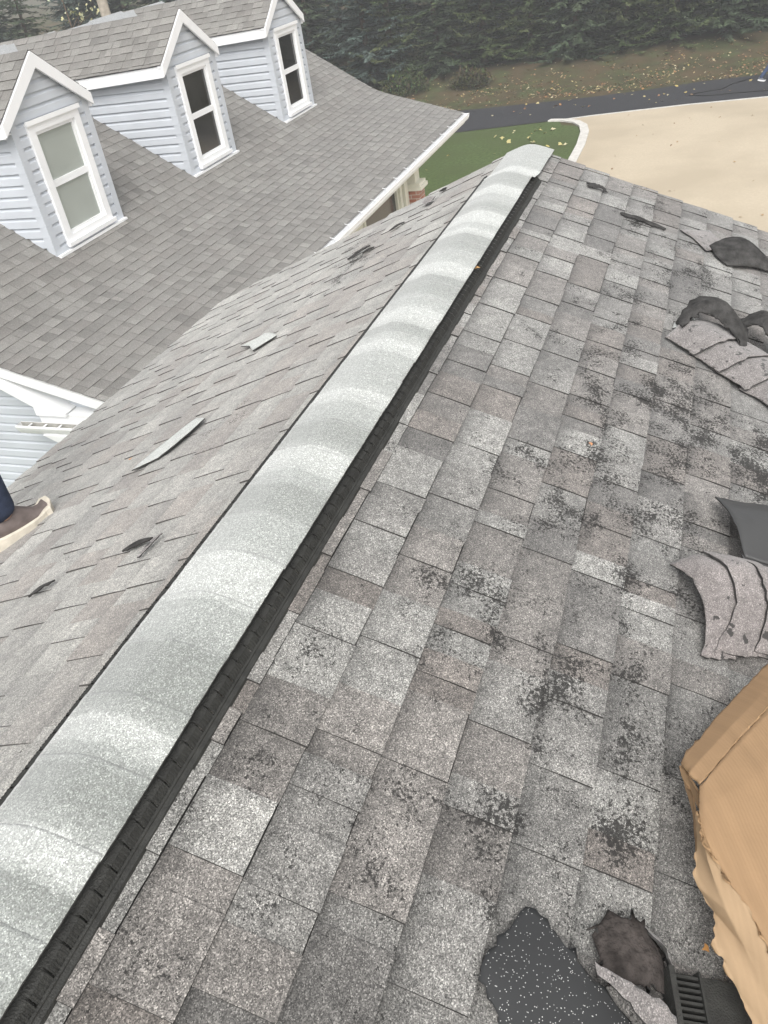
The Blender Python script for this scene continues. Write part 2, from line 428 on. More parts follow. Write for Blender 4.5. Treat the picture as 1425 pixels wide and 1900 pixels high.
# profile, t = distance up from the eave, smoothed over the kink
def prof(t):
    y, z, st = YE, ZE, .0
    n = max(1, int(t/.05)); dt = t/n; a = 0
    for i in range(n):
        q = (i+.5)*dt; f = min(1, max(0, (q-(K1-.35))/.7)); f = f*f*(3-2*f)
        a = PL+(PU-PL)*f
        y += math.cos(a)*dt; z += math.sin(a)*dt
    return y, z, a
TR = K1+4.12
yt, zt, at_ = prof(TR)
_pc = {}
def FP(u, s, h):   # s measured down from the ridge
    key = round(s, 4)
    if key not in _pc: _pc[key] = prof(max(0, TR-s))
    y, z, a = _pc[key]
    return (u, y-math.sin(a)*h, z+math.cos(a)*h)
edF = [i*.143 for i in range(int(TR/.143)+1)]; edF.append(TR)
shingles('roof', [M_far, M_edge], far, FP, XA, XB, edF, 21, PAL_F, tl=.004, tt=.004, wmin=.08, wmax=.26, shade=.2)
YRG, ZRG = yt, zt
b = MB()
# back slope and roof deck underside
b.poly([(XA,YRG,ZRG),(XA,YRG+5.4,ZRG-3.4),(XB,YRG+5.4,ZRG-3.4),(XB,YRG,ZRG)], 0, (.26,.255,.245))
n = 26
for i in range(n):
    a = FP(XA, TR*i/n, -.012); c = FP(XA, TR*(i+1)/n, -.012)
    b.poly([a, c, (XB, c[1], c[2]), (XB, a[1], a[2])][::-1], 1)
b.build('roof_deck', [M_far, M_white], far)
# ridge caps, standing proud with dark undersides
b = MB(); rr = random.Random(4); x = XA-.03
while x < XB:
    L = rr.uniform(.9, 1.6); x1 = min(x+L, XB); h = rr.uniform(.06,.12)
    for sg in (-1, 1):
        e = .2
        p = [(x,YRG,ZRG+h+.03),(x1,YRG,ZRG+h+.055),(x1,YRG+sg*e,ZRG-e*.6+h+.045),(x,YRG+sg*e,ZRG-e*.6+h+.02)]
        q = [(a,c,d-.035) for a,c,d in p]
        b.hexa((q+p) if sg > 0 else (q[::-1]+p[::-1]), 0, (.33,.34,.345))
    x = x1
b.build('ridge_cap', [M_far], far)

# siding clad wall: polygon in (a, z), lap = exposure, holes = rectangles in (a, z)
def clad(b, poly, to3, lap=.127, holes=(), out=.024, mi=0):
    z0 = min(p[1] for p in poly); z1 = max(p[1] for p in poly)
    def span(z):
        xs = []
        for i in range(len(poly)):
            (ax, az_), (bx, bz) = poly[i], poly[(i+1)%len(poly)]
            if (az_-z)*(bz-z) <= 0 and abs(az_-bz) > 1e-9:
                xs.append(ax+(bx-ax)*(z-az_)/(bz-az_))
        return (min(xs), max(xs)) if len(xs) >= 2 else None
    z = z0
    while z < z1-1e-3:
        zt_ = min(z+lap, z1-1e-4)
        brk = [z, zt_]
        for hx in holes:
            for q in (hx[2], hx[3]):
                if z < q < zt_: brk.append(q)
        brk = sorted(brk)
        for za, zb in zip(brk, brk[1:]):
            A, B = span(za+1e-5), span(zb-1e-5)
            if not A or not B: continue
            segs = [(A[0], A[1], B[0], B[1])]
            for hx in holes:
                if hx[2] < (za+zb)/2 < hx[3]:
                    ns_ = []
                    for s_ in segs:
                        if s_[0] < hx[0]: ns_.append((s_[0], hx[0], s_[2], hx[0]))
                        if s_[1] > hx[1]: ns_.append((hx[1], s_[1], hx[1], s_[3]))
                    segs = ns_
            for s_ in segs:
                def pf(f):      # Dutch-lap profile: flat face, then a cove under the next butt
                    return out-.004*f/.62 if f < .62 else (out-.004)*(1-min(1,(f-.62)/.2)) -.006*max(0,(f-.82)/.18)
                f0, f1 = (za-z)/lap, (zb-z)/lap
                cut = [f0]+[q for q in (.62,.70,.82) if f0 < q < f1]+[f1]
                for ga_, gb_ in zip(cut, cut[1:]):
                    ta = (ga_-f0)/(f1-f0); tb = (gb_-f0)/(f1-f0)
                    L0 = s_[0]+(s_[2]-s_[0])*ta; R0 = s_[1]+(s_[3]-s_[1])*ta; L1 = s_[0]+(s_[2]-s_[0])*tb; R1 = s_[1]+(s_[3]-s_[1])*tb
                    b.poly([to3(L0,z+lap*ga_,pf(ga_)), to3(R0,z+lap*ga_,pf(ga_)), to3(R1,z+lap*gb_,pf(gb_)), to3(L1,z+lap*gb_,pf(gb_))], mi)
                oa = out
                if za == z: b.poly([to3(s_[0],za,-.002), to3(s_[1],za,-.002), to3(s_[1],za,oa), to3(s_[0],za,oa)], mi)
        z += lap

YD = 7.58
ROOFZ = lambda y: H-2.86+math.tan(PU)*(y-7.56)
M_glassd = mat('dark_window_glass', (.025,.025,.025), .12, .7, nscale=2, namt=.5)
M_glassb = mat('window_glass_over_pale_blind', (.36,.39,.36), .3, .6, nscale=2, namt=.06)
PAL_D = [tuple(q*1.05 for q in c) for c in PAL_F]
def dormer(xc, label, blind, seed):
    hw = .735; zb = ROOFZ(YD)-.02; ze = H-1.235; zp = H-.715
    x0, x1 = xc-hw, xc+hw
    b = MB()
    wx0, wx1, wz0, wz1 = xc-.50, xc+.50, zb+.06, zb+1.50
    front = [(x0,zb),(x1,zb),(x1,ze),(xc,zp-.08),(x0,ze)]
    clad(b, front, lambda a,z,o: (a, YD-o, z), holes=[(wx0,wx1,wz0,wz1)])
    yb = YD+(ze-zb)/math.tan(PU)+.1
    clad(b, [(YD,zb),(YD,ze),(yb,ze)], lambda a,z,o: (x0-o, a, z))
    clad(b, [(YD,zb),(YD,ze),(yb,ze)], lambda a,z,o: (x1+o, a, z))
    d = b.build('dormer', M_siding, far); d['label'] = label
    def sub(bb, name, mm): 
        o = bb.build(name, mm); o.parent = d; return o
    # roof
    ov = .13; pit = (zp-ze)/hw; Yf = YD-.075; lenr = math.hypot(hw+ov, (hw+ov)*pit)
    A = math.atan(pit)
    for sg in (-1, 1):
        def DP(u, s, h, sg=sg):
            yy = Yf+u; sag = .05*u/3.3
            return (xc-.06+sg*(s*math.cos(A)+h*math.sin(A)), yy, zp+.05-sag*2.2-s*math.sin(A)+h*math.cos(A))
        ed = [i*.143 for i in range(int(lenr/.143)+1)]+[lenr]
        def clp(s, sg=sg):
            z = zp-s*math.sin(A); return (0, (z-ROOFZ(YD))/math.tan(PU)+.075+.25)
        o = shingles('dormer_roof', [M_far, M_edge], None, DP, 0, 4, ed, seed+sg, PAL_D, tl=.005, tt=.006, wmin=.1, wmax=.28, clip=clp, shade=.15, flip=(sg < 0))
        o.parent = d
    b = MB()     # rake boards, eave fascias
    for sg in (-1, 1):
        def q(s, h): return (xc-.06+sg*(s*math.cos(A)), zp+.04-s*math.sin(A)+h)
        for (ya, yb_, dp) in ((Yf-.02, Yf+.012, .17), (Yf+.013, YD-.01, .035)):
            t0 = q(0,-.005); t1 = q(lenr-.01,-.005)
            p = [(t0[0],ya,t0[1]-dp),(t1[0],ya,t1[1]-dp*.8),(t1[0],yb_,t1[1]-dp*.8),(t0[0],yb_,t0[1]-dp),
                 (t0[0],ya,t0[1]),(t1[0],ya,t1[1]),(t1[0],yb_,t1[1]),(t0[0],yb_,t0[1])]
            if sg < 0: p = [p[1],p[0],p[3],p[2],p[5],p[4],p[7],p[6]]
            b.hexa(p)
        xe = xc-.06+sg*(hw+ov-.02); zt0 = zp+.04-(hw+ov)*pit
        xs = sorted((xe, xe-sg*.022))
        b.hexa([(xs[0],Yf+.013,zt0-.15),(xs[1],Yf+.013,zt0-.15),(xs[1],yb+.1,zt0-.25),(xs[0],yb+.1,zt0-.25),
                (xs[0],Yf+.013,zt0+.0),(xs[1],Yf+.013,zt0+.0),(xs[1],yb+.1,zt0-.10),(xs[0],yb+.1,zt0-.10)])
        xs = sorted((xe-sg*.024, xc+sg*(hw-.02)))
        b.box(xs[0], xs[1], YD-.02, yb, zt0-.13, zt0-.12)
    sub(b, 'rake_board', M_white)
    for xx in (x0, x1):      # corner posts and the flashing at the foot
        b = MB()
        sg = -1 if xx == x0 else 1
        xs = sorted((xx+sg*.022, xx-sg*.085)); b.box(xs[0], xs[1], YD-.024, YD+.03, zb, ze+.0)
        xs = sorted((xx+sg*.0215, xx-sg*.02)); b.box(xs[0], xs[1], YD-.0235, YD+.085, zb+.0005, ze-.001)
        sub(b, 'corner_post', M_siding)
    b = MB(); b.box(x0-.01, x1+.03, YD-.075, YD-.02, zb-.008, zb+.022)
    sub(b, 'flashing', M_white)
    # window frame with casing, two sashes
    b = MB(); c = .115
    b.box(wx0-.0, wx0+c, YD-.05, YD+.06, wz0, wz1); b.box(wx1-c, wx1, YD-.05, YD+.06, wz0, wz1)
    b.box(wx0+c, wx1-c, YD-.05, YD+.06, wz1-c, wz1); b.box(wx0+c, wx1-c, YD-.05, YD+.06, wz0, wz0+c)
    b.box(wx0-.02, wx1+.02, YD-.075, YD-.051, wz1-.03, wz1+.02)
    b.box(wx0-.02, wx1+.02, YD-.085, YD-.051, wz0-.005, wz0+.045)
    sub(b, 'window_frame', M_white)
    zm = (wz0+wz1)/2
    for (za, zb2, yy) in ((zm, wz1-c, 0), (wz0+c, zm, .0)):
        b = MB(); t = .04
        xa, xb = wx0+c, wx1-c
        b.box(xa+.0005, xa+t, YD-.02+yy, YD+.03, za+.0005, zb2-.0005); b.box(xb-t, xb-.0005, YD-.02+yy, YD+.03, za+.0005, zb2-.0005)
        b.box(xa+t, xb-t, YD-.02+yy, YD+.03, zb2-t, zb2-.0005); b.box(xa+t, xb-t, YD-.02+yy, YD+.03, za+.0005, za+t)
        sub(b, 'sash', M_white)
        b = MB(); b.box(xa+t-.001, xb-t+.001, YD+.005, YD+.015, za+t-.001, zb2-t+.001)
        sub(b, 'window_pane', M_glassb if blind else M_glassd)
dormer(1.193*7.56, 'dormer with a pale blind behind its window', True, 31)
dormer(1.6534*7.56, 'dormer with dark window panes between two other dormers', False, 41)
dormer(2.117*7.56, 'dormer with dark window panes nearest the driveway', False, 51)

# far house: gutter, fascia, walls
b = MB()
gy = YE-.115
for (xa, xb) in ((XA+.02, XB-.02),):
    prf = [(YE-.005,ZE-.02),(YE-.005,ZE-.125),(gy+.03,ZE-.125),(gy+.005,ZE-.075),(gy+.01,ZE-.05),(gy-.004,ZE-.03),(gy-.004,ZE-.008),(gy+.012,ZE-.008),(gy+.012,ZE-.02),(gy+.006,ZE-.03),(gy+.018,ZE-.05),(gy+.012,ZE-.075),(gy+.034,ZE-.118),(YE-.012,ZE-.118),(YE-.012,ZE-.02)]
    A = [b.V((xa,y,z)) for y,z in prf]; B = [b.V((xb,y,z)) for y,z in prf]
    for i in range(len(prf)):
        j = (i+1)%len(prf); b.F((A[i],A[j],B[j],B[i]), 0)
    for xx in (xa, xb): b.poly([(xx,YE-.005,ZE-.02),(xx,YE-.005,ZE-.125),(xx,gy+.03,ZE-.125),(xx,gy+.005,ZE-.075),(xx,gy-.004,ZE-.03),(xx,gy-.004,ZE-.008)])
g = b.build('gutter', M_white, far)
x = XA+.3
while x < XB:
    b = MB(); b.hexa([(x,gy+.005,ZE-.016),(x+.014,gy+.005,ZE-.016),(x+.014,YE+.03,ZE+.010),(x,YE+.03,ZE+.010),(x,gy+.005,ZE-.009),(x+.014,gy+.005,ZE-.009),(x+.014,YE+.03,ZE+.018),(x,YE+.03,ZE+.018)])
    o = b.build('gutter_hanger', M_white); o.parent = g
    x += .61
b = MB(); b.box(XA+.03, XB-.03, YE, YE+.02, ZE-.2, ZE-.02); b.box(XA+.03, XB-.03, YE+.021, YE+.5, ZE-.19, ZE-.175)
b.build('fascia', M_white, far)
YW = 5.6
# rake boards following the flare on both gables
for (xa, xb) in ((XA+.01, XA+.035), (XB-.035, XB-.01)):
    n = 30; b = MB()
    for i in range(n):
        a = FP(0, TR*i/n, -.015); c = FP(0, TR*(i+1)/n, -.015)
        b.hexa([(xa,a[1],a[2]-.13),(xb,a[1],a[2]-.13),(xb,c[1],c[2]-.13),(xa,c[1],c[2]-.13),(xa,a[1],a[2]),(xb,a[1],a[2]),(xb,c[1],c[2]),(xa,c[1],c[2])])
        b.poly([(xa,a[1],a[2]-.1),(xa+(.25 if xa < 10 else -.25),a[1],a[2]-.1),(xa+(.25 if xa < 10 else -.25),c[1],c[2]-.1),(xa,c[1],c[2]-.1)])
    b.build('rake_board', M_white, far)
# gable walls
GX = 6.27
ww = [FP(0, TR*i/20, -.1) for i in range(21)]
gable = [(p[1], p[2]) for p in ww if p[1] > YW]+[(YW, FP(0, TR-.45, -.1)[2]), (YW, 0), (YRG+5, 0), (YRG+5, ZRG-3.2)]
b = MB()
xx, sg = GX, -1
clad(b, gable, lambda a,z,o: (xx+sg*o, a, z), lap=.115)
clad(b, gable[:-4]+[(YW, FP(0, TR-.45, -.1)[2]), (YRG+5, FP(0, TR-.45, -.1)[2])], lambda a,z,o: (XB-.23+o, a, z), lap=.115)
clad(b, [(YW,0),(YRG+5,0),(YRG+5,ZE-.15),(YW,ZE-.15)], lambda a,z,o: (16.25+o, a, z), lap=.115)
b.poly([(GX,YRG+5,0),(16.25,YRG+5,0),(16.25,YRG+5,ZRG-3.2),(GX,YRG+5,ZRG-3.2)]); b.box(16.25,XB-.25,YW,YRG+4.9,ZE-.2,ZE-.17,0)
b.build('wall', M_siding, far)
# front wall under the eave: panelled, openings for windows
M_inner = mat('dark_room', (.015,.015,.015), .9)
b = MB(); clad(b, [(GX,0),(11.6,0),(11.6,ZE-.18),(GX,ZE-.18)], lambda a,z,o: (a, YW-o, z), lap=.115)
b.box(12.46, 13.5, YW-.03, YW+.05, 0, ZE-.18, 1); b.box(15.4, 16.25, YW, YW+.1, 0, ZE-.18, 1); b.box(11.6,12.459,YW-.02,YW+.05,ZE-.45,ZE-.18,1); b.box(13.501,15.399,YW-.02,YW+.05,ZE-.3,ZE-.18,1)
b.box(11.6, 12.459, YW-.02, YW+.05, 0, .9, 1); b.box(13.501, 15.399, YW-.02, YW+.05, 0, .9, 1)
b.build('wall', [M_siding, M_cream], far)
def windowbox(x0, x1, z0, z1, mulls, arched=False):
    fr = MB(); t = .07
    fr.box(x0, x0+t, YW-.06, YW+.04, z0, z1); fr.box(x1-t, x1, YW-.06, YW+.04, z0, z1)
    fr.box(x0+t, x1-t, YW-.06, YW+.04, z1-t, z1); fr.box(x0+t, x1-t, YW-.06, YW+.04, z0, z0+t)
    for mx in mulls[0]: fr.box(mx-.018, mx+.018, YW-.05, YW+.02, z0+t, z1-t)
    for mz in mulls[1]: fr.box(x0+t, x1-t, YW-.046, YW+.016, mz-.018, mz+.018)
    f = fr.build('window', M_cream, far)
    p = MB(); p.box(x0+t-.002, x1-t+.002, YW-.01, YW+.002, z0+t-.002, z1-t+.002)
    o = p.build('pane', M_glassd); o.parent = f
windowbox(11.62, 12.45, .95, ZE-.46, ([12.03], [1.5, 1.95, 2.3]))
windowbox(13.51, 15.39, .95, ZE-.31, ([], []))
# porch column and brick pier
b = MB()
b.box(15.40, 15.52, YW-.10, YW-.001, 0, ZE-.2); b.box(15.521, 15.57, YW-.04, YW-.001, 0, ZE-.2); b.box(15.571, 15.68, YW-.14, YW-.001, 0, ZE-.2); b.box(15.681, 15.73, YW-.05, YW-.001, 0, ZE-.2); b.box(15.731, 15.86, YW-.11, YW-.001, 0, ZE-.2)
b.build('pilaster', M_cream, far)
def brick_mat():
    M = bpy.data.materials.new('red_brick'); M.use_nodes = True; n = M.node_tree; L = n.links; bs = n.nodes['Principled BSDF']; bs.inputs['Roughness'].default_value = .9
    tc = n.nodes.new('ShaderNodeTexCoord'); mp = n.nodes.new('ShaderNodeMapping'); mp.inputs['Rotation'].default_value = (R(90),0,0)
    br = n.nodes.new('ShaderNodeTexBrick'); br.inputs['Scale'].default_value = 1; br.inputs['Brick Width'].default_value = .21; br.inputs['Row Height'].default_value = .075
    br.inputs['Mortar Size'].default_value = .007; br.inputs['Color1'].default_value = (.30,.115,.075,1); br.inputs['Color2'].default_value = (.38,.20,.15,1); br.inputs['Mortar'].default_value = (.45,.4,.35,1)
    ad = n.nodes.new('ShaderNodeVectorMath'); ad.operation = 'MULTIPLY_ADD'; L.new(tc.outputs['Object'], ad.inputs[0]); ad.inputs[1].default_value = (1,1,1); ad.inputs[2].default_value = (0,0,0)
    cx = n.nodes.new('ShaderNodeSeparateXYZ'); L.new(tc.outputs['Object'], cx.inputs[0]); s = n.nodes.new('ShaderNodeMath'); L.new(cx.outputs[0], s.inputs[0]); L.new(cx.outputs[1], s.inputs[1])
    cb = n.nodes.new('ShaderNodeCombineXYZ'); L.new(s.outputs[0], cb.inputs[0]); L.new(cx.outputs[2], cb.inputs[1]); L.new(cb.outputs[0], br.inputs['Vector'])
    L.new(br.outputs['Color'], bs.inputs['Base Color']); return M
M_brick = brick_mat()
b = MB(); b.box(15.87, 16.25, YW-.32, YW-.002, 0, H-4.40)
pr_ = b.build('brick_pier', M_brick, far)
b = MB(); b.box(15.865, 16.31, YW-.38, YW-.003, H-4.399, H-4.33); b.box(15.87, 16.28, YW-.35, YW-.003, H-4.329, H-4.27); b.box(15.9, 16.19, YW-.26, YW-.003, H-4.269, ZE-.2)
o = b.build('pier_cap', M_cream); o.parent = pr_
# cornice return with its short gutter on the near gable
b = MB(); sl = math.tan(R(30.6)); x0, x1 = 6.06, 6.10
def rk(y): return H-3.38-(6.87-y)*-1*0+ (y-6.87)*sl
ya, yb_ = 6.21, 8.6
b.hexa([(x0,6.61,rk(6.61)-.17),(x1,6.61,rk(6.61)-.17),(x1,yb_,rk(yb_)-.17),(x0,yb_,rk(yb_)-.17),(x0,6.61,rk(6.61)),(x1,6.61,rk(6.61)),(x1,yb_,rk(yb_)),(x0,yb_,rk(yb_))])
b.hexa([(x0,ya,H-3.81),(x1,ya,H-3.81),(x1,6.61,H-3.81),(x0,6.61,H-3.81),(x0,ya,rk(ya)),(x1,ya,rk(ya)),(x1,6.61,rk(6.61)),(x0,6.61,rk(6.61))])
b.hexa([(x1,ya,rk(ya)-.02),(GX,ya,rk(ya)-.02),(GX,yb_,rk(yb_)-.02),(x1,yb_,rk(yb_)-.02),(x1,ya,rk(ya)-.005),(GX,ya,rk(ya)-.005),(GX,yb_,rk(yb_)-.005),(x1,yb_,rk(yb_)-.005)])
b.box(x1+.001, GX-.002, 5.75, 6.62, H-3.95, H-3.82); b.box(6.09,GX-.003,5.7,6.2,H-3.815,H-3.79)
b.build('cornice_return', M_white, far)
b = MB(); gx = 5.955; ga, gb = 6.10, 6.86; zg = H-3.89
prf = [(x0-.002,zg),(x0-.002,zg-.11),(gx+.04,zg-.11),(gx+.012,zg-.06),(gx-.004,zg-.02),(gx-.004,zg),(gx+.014,zg),(gx+.012,zg-.018),(gx+.02,zg-.06),(gx+.045,zg-.10),(x0-.01,zg-.10),(x0-.01,zg)]
A = [b.V((q[0],ga,q[1])) for q in prf]; B = [b.V((q[0],gb,q[1])) for q in prf]
for i in range(len(prf)): b.F((A[i],A[(i+1)%12],B[(i+1)%12],B[i]), 1 if 6 < i < 11 else 0)
for yy in (ga, gb): b.poly([(q[0],yy,q[1]) for q in prf[:6]])
for yy in (6.3, 6.5, 6.7): b.box(gx+.01, x0-.012, yy, yy+.02, zg-.02, zg-.012)
b.hexa([(gx+.03,ga,zg-.26),(x0,ga,zg-.26),(x0,ga+.3,zg-.2),(gx+.03,ga+.3,zg-.2),(gx+.02,ga,zg-.112),(x0,ga,zg-.112),(x0,ga+.45,zg-.112),(gx+.02,ga+.45,zg-.112)])
b.build('gutter', [M_white, M_gut], far)
b = MB(); b.tube([(6.02,6.28,zg-.2),(6.05,6.28,zg-.35),(6.19,6.28,zg-.5),(6.20,6.28,.1)], .035, 10)
b.build('downspout', M_white, far)

# ------------------------------------------------------------------ ground
def ground_mat(name, c1, c2, sc1, c3=None, sc3=1, bump=.3, rough=.95, th=(.4,.6)):
    M = bpy.data.materials.new(name); M.use_nodes = True; n = M.node_tree; L = n.links; bs = n.nodes['Principled BSDF']; bs.inputs['Roughness'].default_value = rough
    bs.inputs['Specular IOR Level'].default_value = .2
    tc = n.nodes.new('ShaderNodeTexCoord')
    no = n.nodes.new('ShaderNodeTexNoise'); no.inputs['Scale'].default_value = sc1; no.inputs['Detail'].default_value = 8; no.inputs['Roughness'].default_value = .65
    L.new(tc.outputs['Object'], no.inputs['Vector'])
    mr = n.nodes.new('ShaderNodeMapRange'); mr.inputs['From Min'].default_value = th[0]; mr.inputs['From Max'].default_value = th[1]; L.new(no.outputs['Fac'], mr.inputs['Value'])
    mc = n.nodes.new('ShaderNodeMix'); mc.data_type = 'RGBA'; L.new(mr.outputs[0], mc.inputs['Factor']); mc.inputs['A'].default_value = (*c1,1); mc.inputs['B'].default_value = (*c2,1)
    cur = mc.outputs['Result']
    if c3:
        n3 = n.nodes.new('ShaderNodeTexNoise'); n3.inputs['Scale'].default_value = sc3; n3.inputs['Detail'].default_value = 5; L.new(tc.outputs['Object'], n3.inputs['Vector'])
        m3 = n.nodes.new('ShaderNodeMapRange'); m3.inputs['From Min'].default_value = .42; m3.inputs['From Max'].default_value = .62; L.new(n3.outputs['Fac'], m3.inputs['Value'])
        mq = n.nodes.new('ShaderNodeMix'); mq.data_type = 'RGBA'; L.new(m3.outputs[0], mq.inputs['Factor']); L.new(cur, mq.inputs['A']); mq.inputs['B'].default_value = (*c3,1); cur = mq.outputs['Result']
    L.new(cur, bs.inputs['Base Color'])
    bu = n.nodes.new('ShaderNodeBump'); bu.inputs['Strength'].default_value = bump; bu.inputs['Distance'].default_value = .05; L.new(no.outputs['Fac'], bu.inputs['Height']); L.new(bu.outputs[0], bs.inputs['Normal'])
    return M
M_ground = ground_mat('leaf_littered_soil', (.062,.056,.03), (.08,.095,.04), 1.3, (.10,.075,.042), .7)
M_lawn = ground_mat('lawn_grass', (.068,.096,.034), (.10,.14,.05), 9, (.08,.105,.04), .5, bump=.6)
M_blk = ground_mat('black_asphalt', (.040,.041,.045), (.052,.053,.058), 25, None, bump=.1, rough=.8)
M_conc = ground_mat('tan_aggregate_concrete', (.50,.425,.315), (.57,.49,.375), 14, (.46,.39,.29), .35, bump=.05, rough=.9, th=(.3,.7))
M_kerb = ground_mat('pale_kerb_concrete', (.56,.54,.5), (.68,.66,.62), 6, None, bump=.1)
b = MB()
NG = 60
def gz(x, y):
    e = max(0, x-37.5-max(0,(y-2))*-.05)
    return -.01+min(3.2, e*.085+.0*e*e)+ (.15*noise.noise(Vector((x*.3,y*.3,0)))*min(1,e/3))
xs = [-60,-20,0,20,30]+[34+.8*i for i in range(60)]+[90,110,150,220,400]
ys = [-400,-150,-80,-50]+[-40+1.6*i for i in range(66)]+[75,100,150,400]
G = [[b.V((x,y,gz(x,y))) for y in ys] for x in xs]
for i in range(len(xs)-1):
    for j in range(len(ys)-1): b.F((G[i][j],G[i+1][j],G[i+1][j+1],G[i][j+1]), 0, None, 0, True)
tag(b.build('ground', M_ground), kind='structure')
def slab(name, pts, z, m, th=None):
    b = MB(); b.poly([(x,y,z) for x,y in pts])
    if th:
        n = len(pts)
        for i in range(n):
            a, c = pts[i], pts[(i+1)%n]; b.poly([(a[0],a[1],z),(a[0],a[1],z-th),(c[0],c[1],z-th),(c[0],c[1],z)])
    return tag(b.build(name, m), kind='structure')
far_e = [(33.0,45),(34.2,20),(35.0,12),(35.5,9.3),(35.9,4.5),(36.4,2.2),(36.9,.7),(37.2,-1.4),(38.0,-8),(39.5,-22),(41,-45)]
near_e = [(36.2,-45),(35.2,-22),(34.0,-8),(33.4,-1.7),(33.2,1),(32.7,4.1),(32.4,5.2),(31.75,8.7),(31.2,12),(30.2,20),(29,45)]
slab('asphalt_drive', far_e+near_e, .012, M_blk)
slab('lawn', [(31.6,5.0),(32.35,5.2),(31.7,8.7),(31.15,12),(30.15,20),(28.9,45),(-40,45),(-40,4.4),(4,4.4),(22,4.2),(26.6,4.05),(28.6,4.05),(30.2,4.15),(31.2,4.4)], .008, M_lawn)
slab('concrete_pad', [(34.0,-7.9),(35.1,-22),(36.1,-45),(-40,-45),(-40,4.3),(4,4.3),(22,4.1),(26.6,3.92),(28.6,3.92),(30.3,4.02),(31.3,4.3),(31.85,4.6),(32.35,5.15),(32.65,4.1),(33.15,1),(33.35,-1.7)], .016, M_conc)
kp = [(32.38,5.55),(32.2,4.95),(31.84,4.52),(31.2,4.2),(30.27,4.02),(28.58,3.92),(26.66,3.92),(22,4.1),(12,4.2)]
b = MB(); wk = .14
for i in range(len(kp)):
    a = Vector((*kp[max(i-1,0)],0)); c = Vector((*kp[min(i+1,len(kp)-1)],0)); t = (c-a).normalized(); nn = Vector((-t.y,t.x,0))
    p = Vector((*kp[i],0))
    for q, z in ((-wk,0),(-wk,.05),(wk,.05),(wk,0)): b.V((p.x+nn.x*q, p.y+nn.y*q, z))
for i in range(len(kp)-1):
    for k_ in range(3): b.F((4*i+k_, 4*i+k_+1, 4*i+4+k_+1, 4*i+4+k_))
tag(b.build('kerb', M_kerb), kind='structure')
# pale joint strip where the pad meets the asphalt
b = MB()
ne = [(36.1,-45),(35.1,-22),(34.0,-8),(33.36,-1.7),(33.16,1),(32.66,4.1),(32.36,5.2)]
for i in range(len(ne)-1):
    (a0,a1),(c0,c1) = ne[i], ne[i+1]
    b.poly([(a0-.12,a1,.021),(a0+.06,a1,.021),(c0+.06,c1,.021),(c0-.12,c1,.021)])
tag(b.build('kerb', M_kerb), kind='structure')

# fallen leaves
M_leaf = mat('fallen_leaf', tint=True, rough=.7)
LEAFC = [(.42,.33,.13),(.46,.39,.2),(.33,.18,.08),(.28,.15,.08),(.48,.43,.29),(.25,.16,.09)]
def leaf(b, p, r, rnd, n=None, cols=LEAFC):
    a = rnd.uniform(0, 6.28); col = rnd.choice(cols); k = 7
    n = n or Vector((rnd.uniform(-.5,.5), rnd.uniform(-.5,.5), 1)).normalized()
    t = n.orthogonal().normalized(); q = n.cross(t)
    p = Vector(p); rad = [1.1,.55,.8,.4,.5,.45,.8,.5]
    c0 = b.V(p+n*r*.12); ring = []
    for i in range(8):
        an = a+i*math.pi/4; ring.append(b.V(p+(t*math.cos(an)+q*math.sin(an))*r*rad[i]*rnd.uniform(.85,1.15)+n*r*rnd.uniform(0,.35)))
    for i in range(8): b.F((c0, ring[i], ring[(i+1)%8]), 0, col)
rnd = random.Random(77); b = MB()
for i in range(5200):
    y = rnd.uniform(-10, 22); d = abs(rnd.gauss(0, 2.2))
    xe = 37.0-.12*y+(.0 if y < 2 else -.02*(y-2)**1.3)
    x = xe+.1+d
    if rnd.random() < .3: x += rnd.uniform(0, 4)
    if noise.noise(Vector((x*.5,y*.5,4))) < -.05 and rnd.random() < .75: continue
    leaf(b, (x, y, max(gz(x,y), 0)+.02), rnd.uniform(.035,.075), rnd, cols=LEAFC if rnd.random() < .35 else [(.25,.13,.075),(.30,.19,.11),(.18,.12,.07),(.36,.28,.16)])
for i in range(60):
    y = rnd.uniform(-8, 8); leaf(b, (rnd.uniform(33.6,36.8)-.1*y+.2, y, .03), rnd.uniform(.05,.10), rnd)
for i in range(34):
    x, y = rnd.uniform(20, 31.5), rnd.uniform(4.2, 11); leaf(b, (x, y, .02), rnd.uniform(.05,.10), rnd, cols=[(.62,.52,.2),(.66,.6,.36),(.5,.36,.14)])
for (x, y) in ((29.6,6.3),(29.4,5.6),(29.9,6.0),(30.8,5.1),(31.0,5.6),(28.8,4.6),(30.3,7.0)):
    for k_ in range(2): leaf(b, (x+rnd.uniform(-.2,.2), y+rnd.uniform(-.2,.2), .04), rnd.uniform(.09,.14), rnd, cols=[(.5,.44,.2),(.55,.5,.32)])
for i in range(110):
    x, y = rnd.uniform(14, 33), rnd.uniform(-8, 4); leaf(b, (x, y, .03), rnd.uniform(.03,.06), rnd, cols=[(.4,.28,.16),(.3,.2,.12)])
tag(b.build('fallen_leaves', M_leaf), 'yellow and brown fallen leaves scattered over the verge, asphalt drive and lawn', 'leaves', kind='stuff')

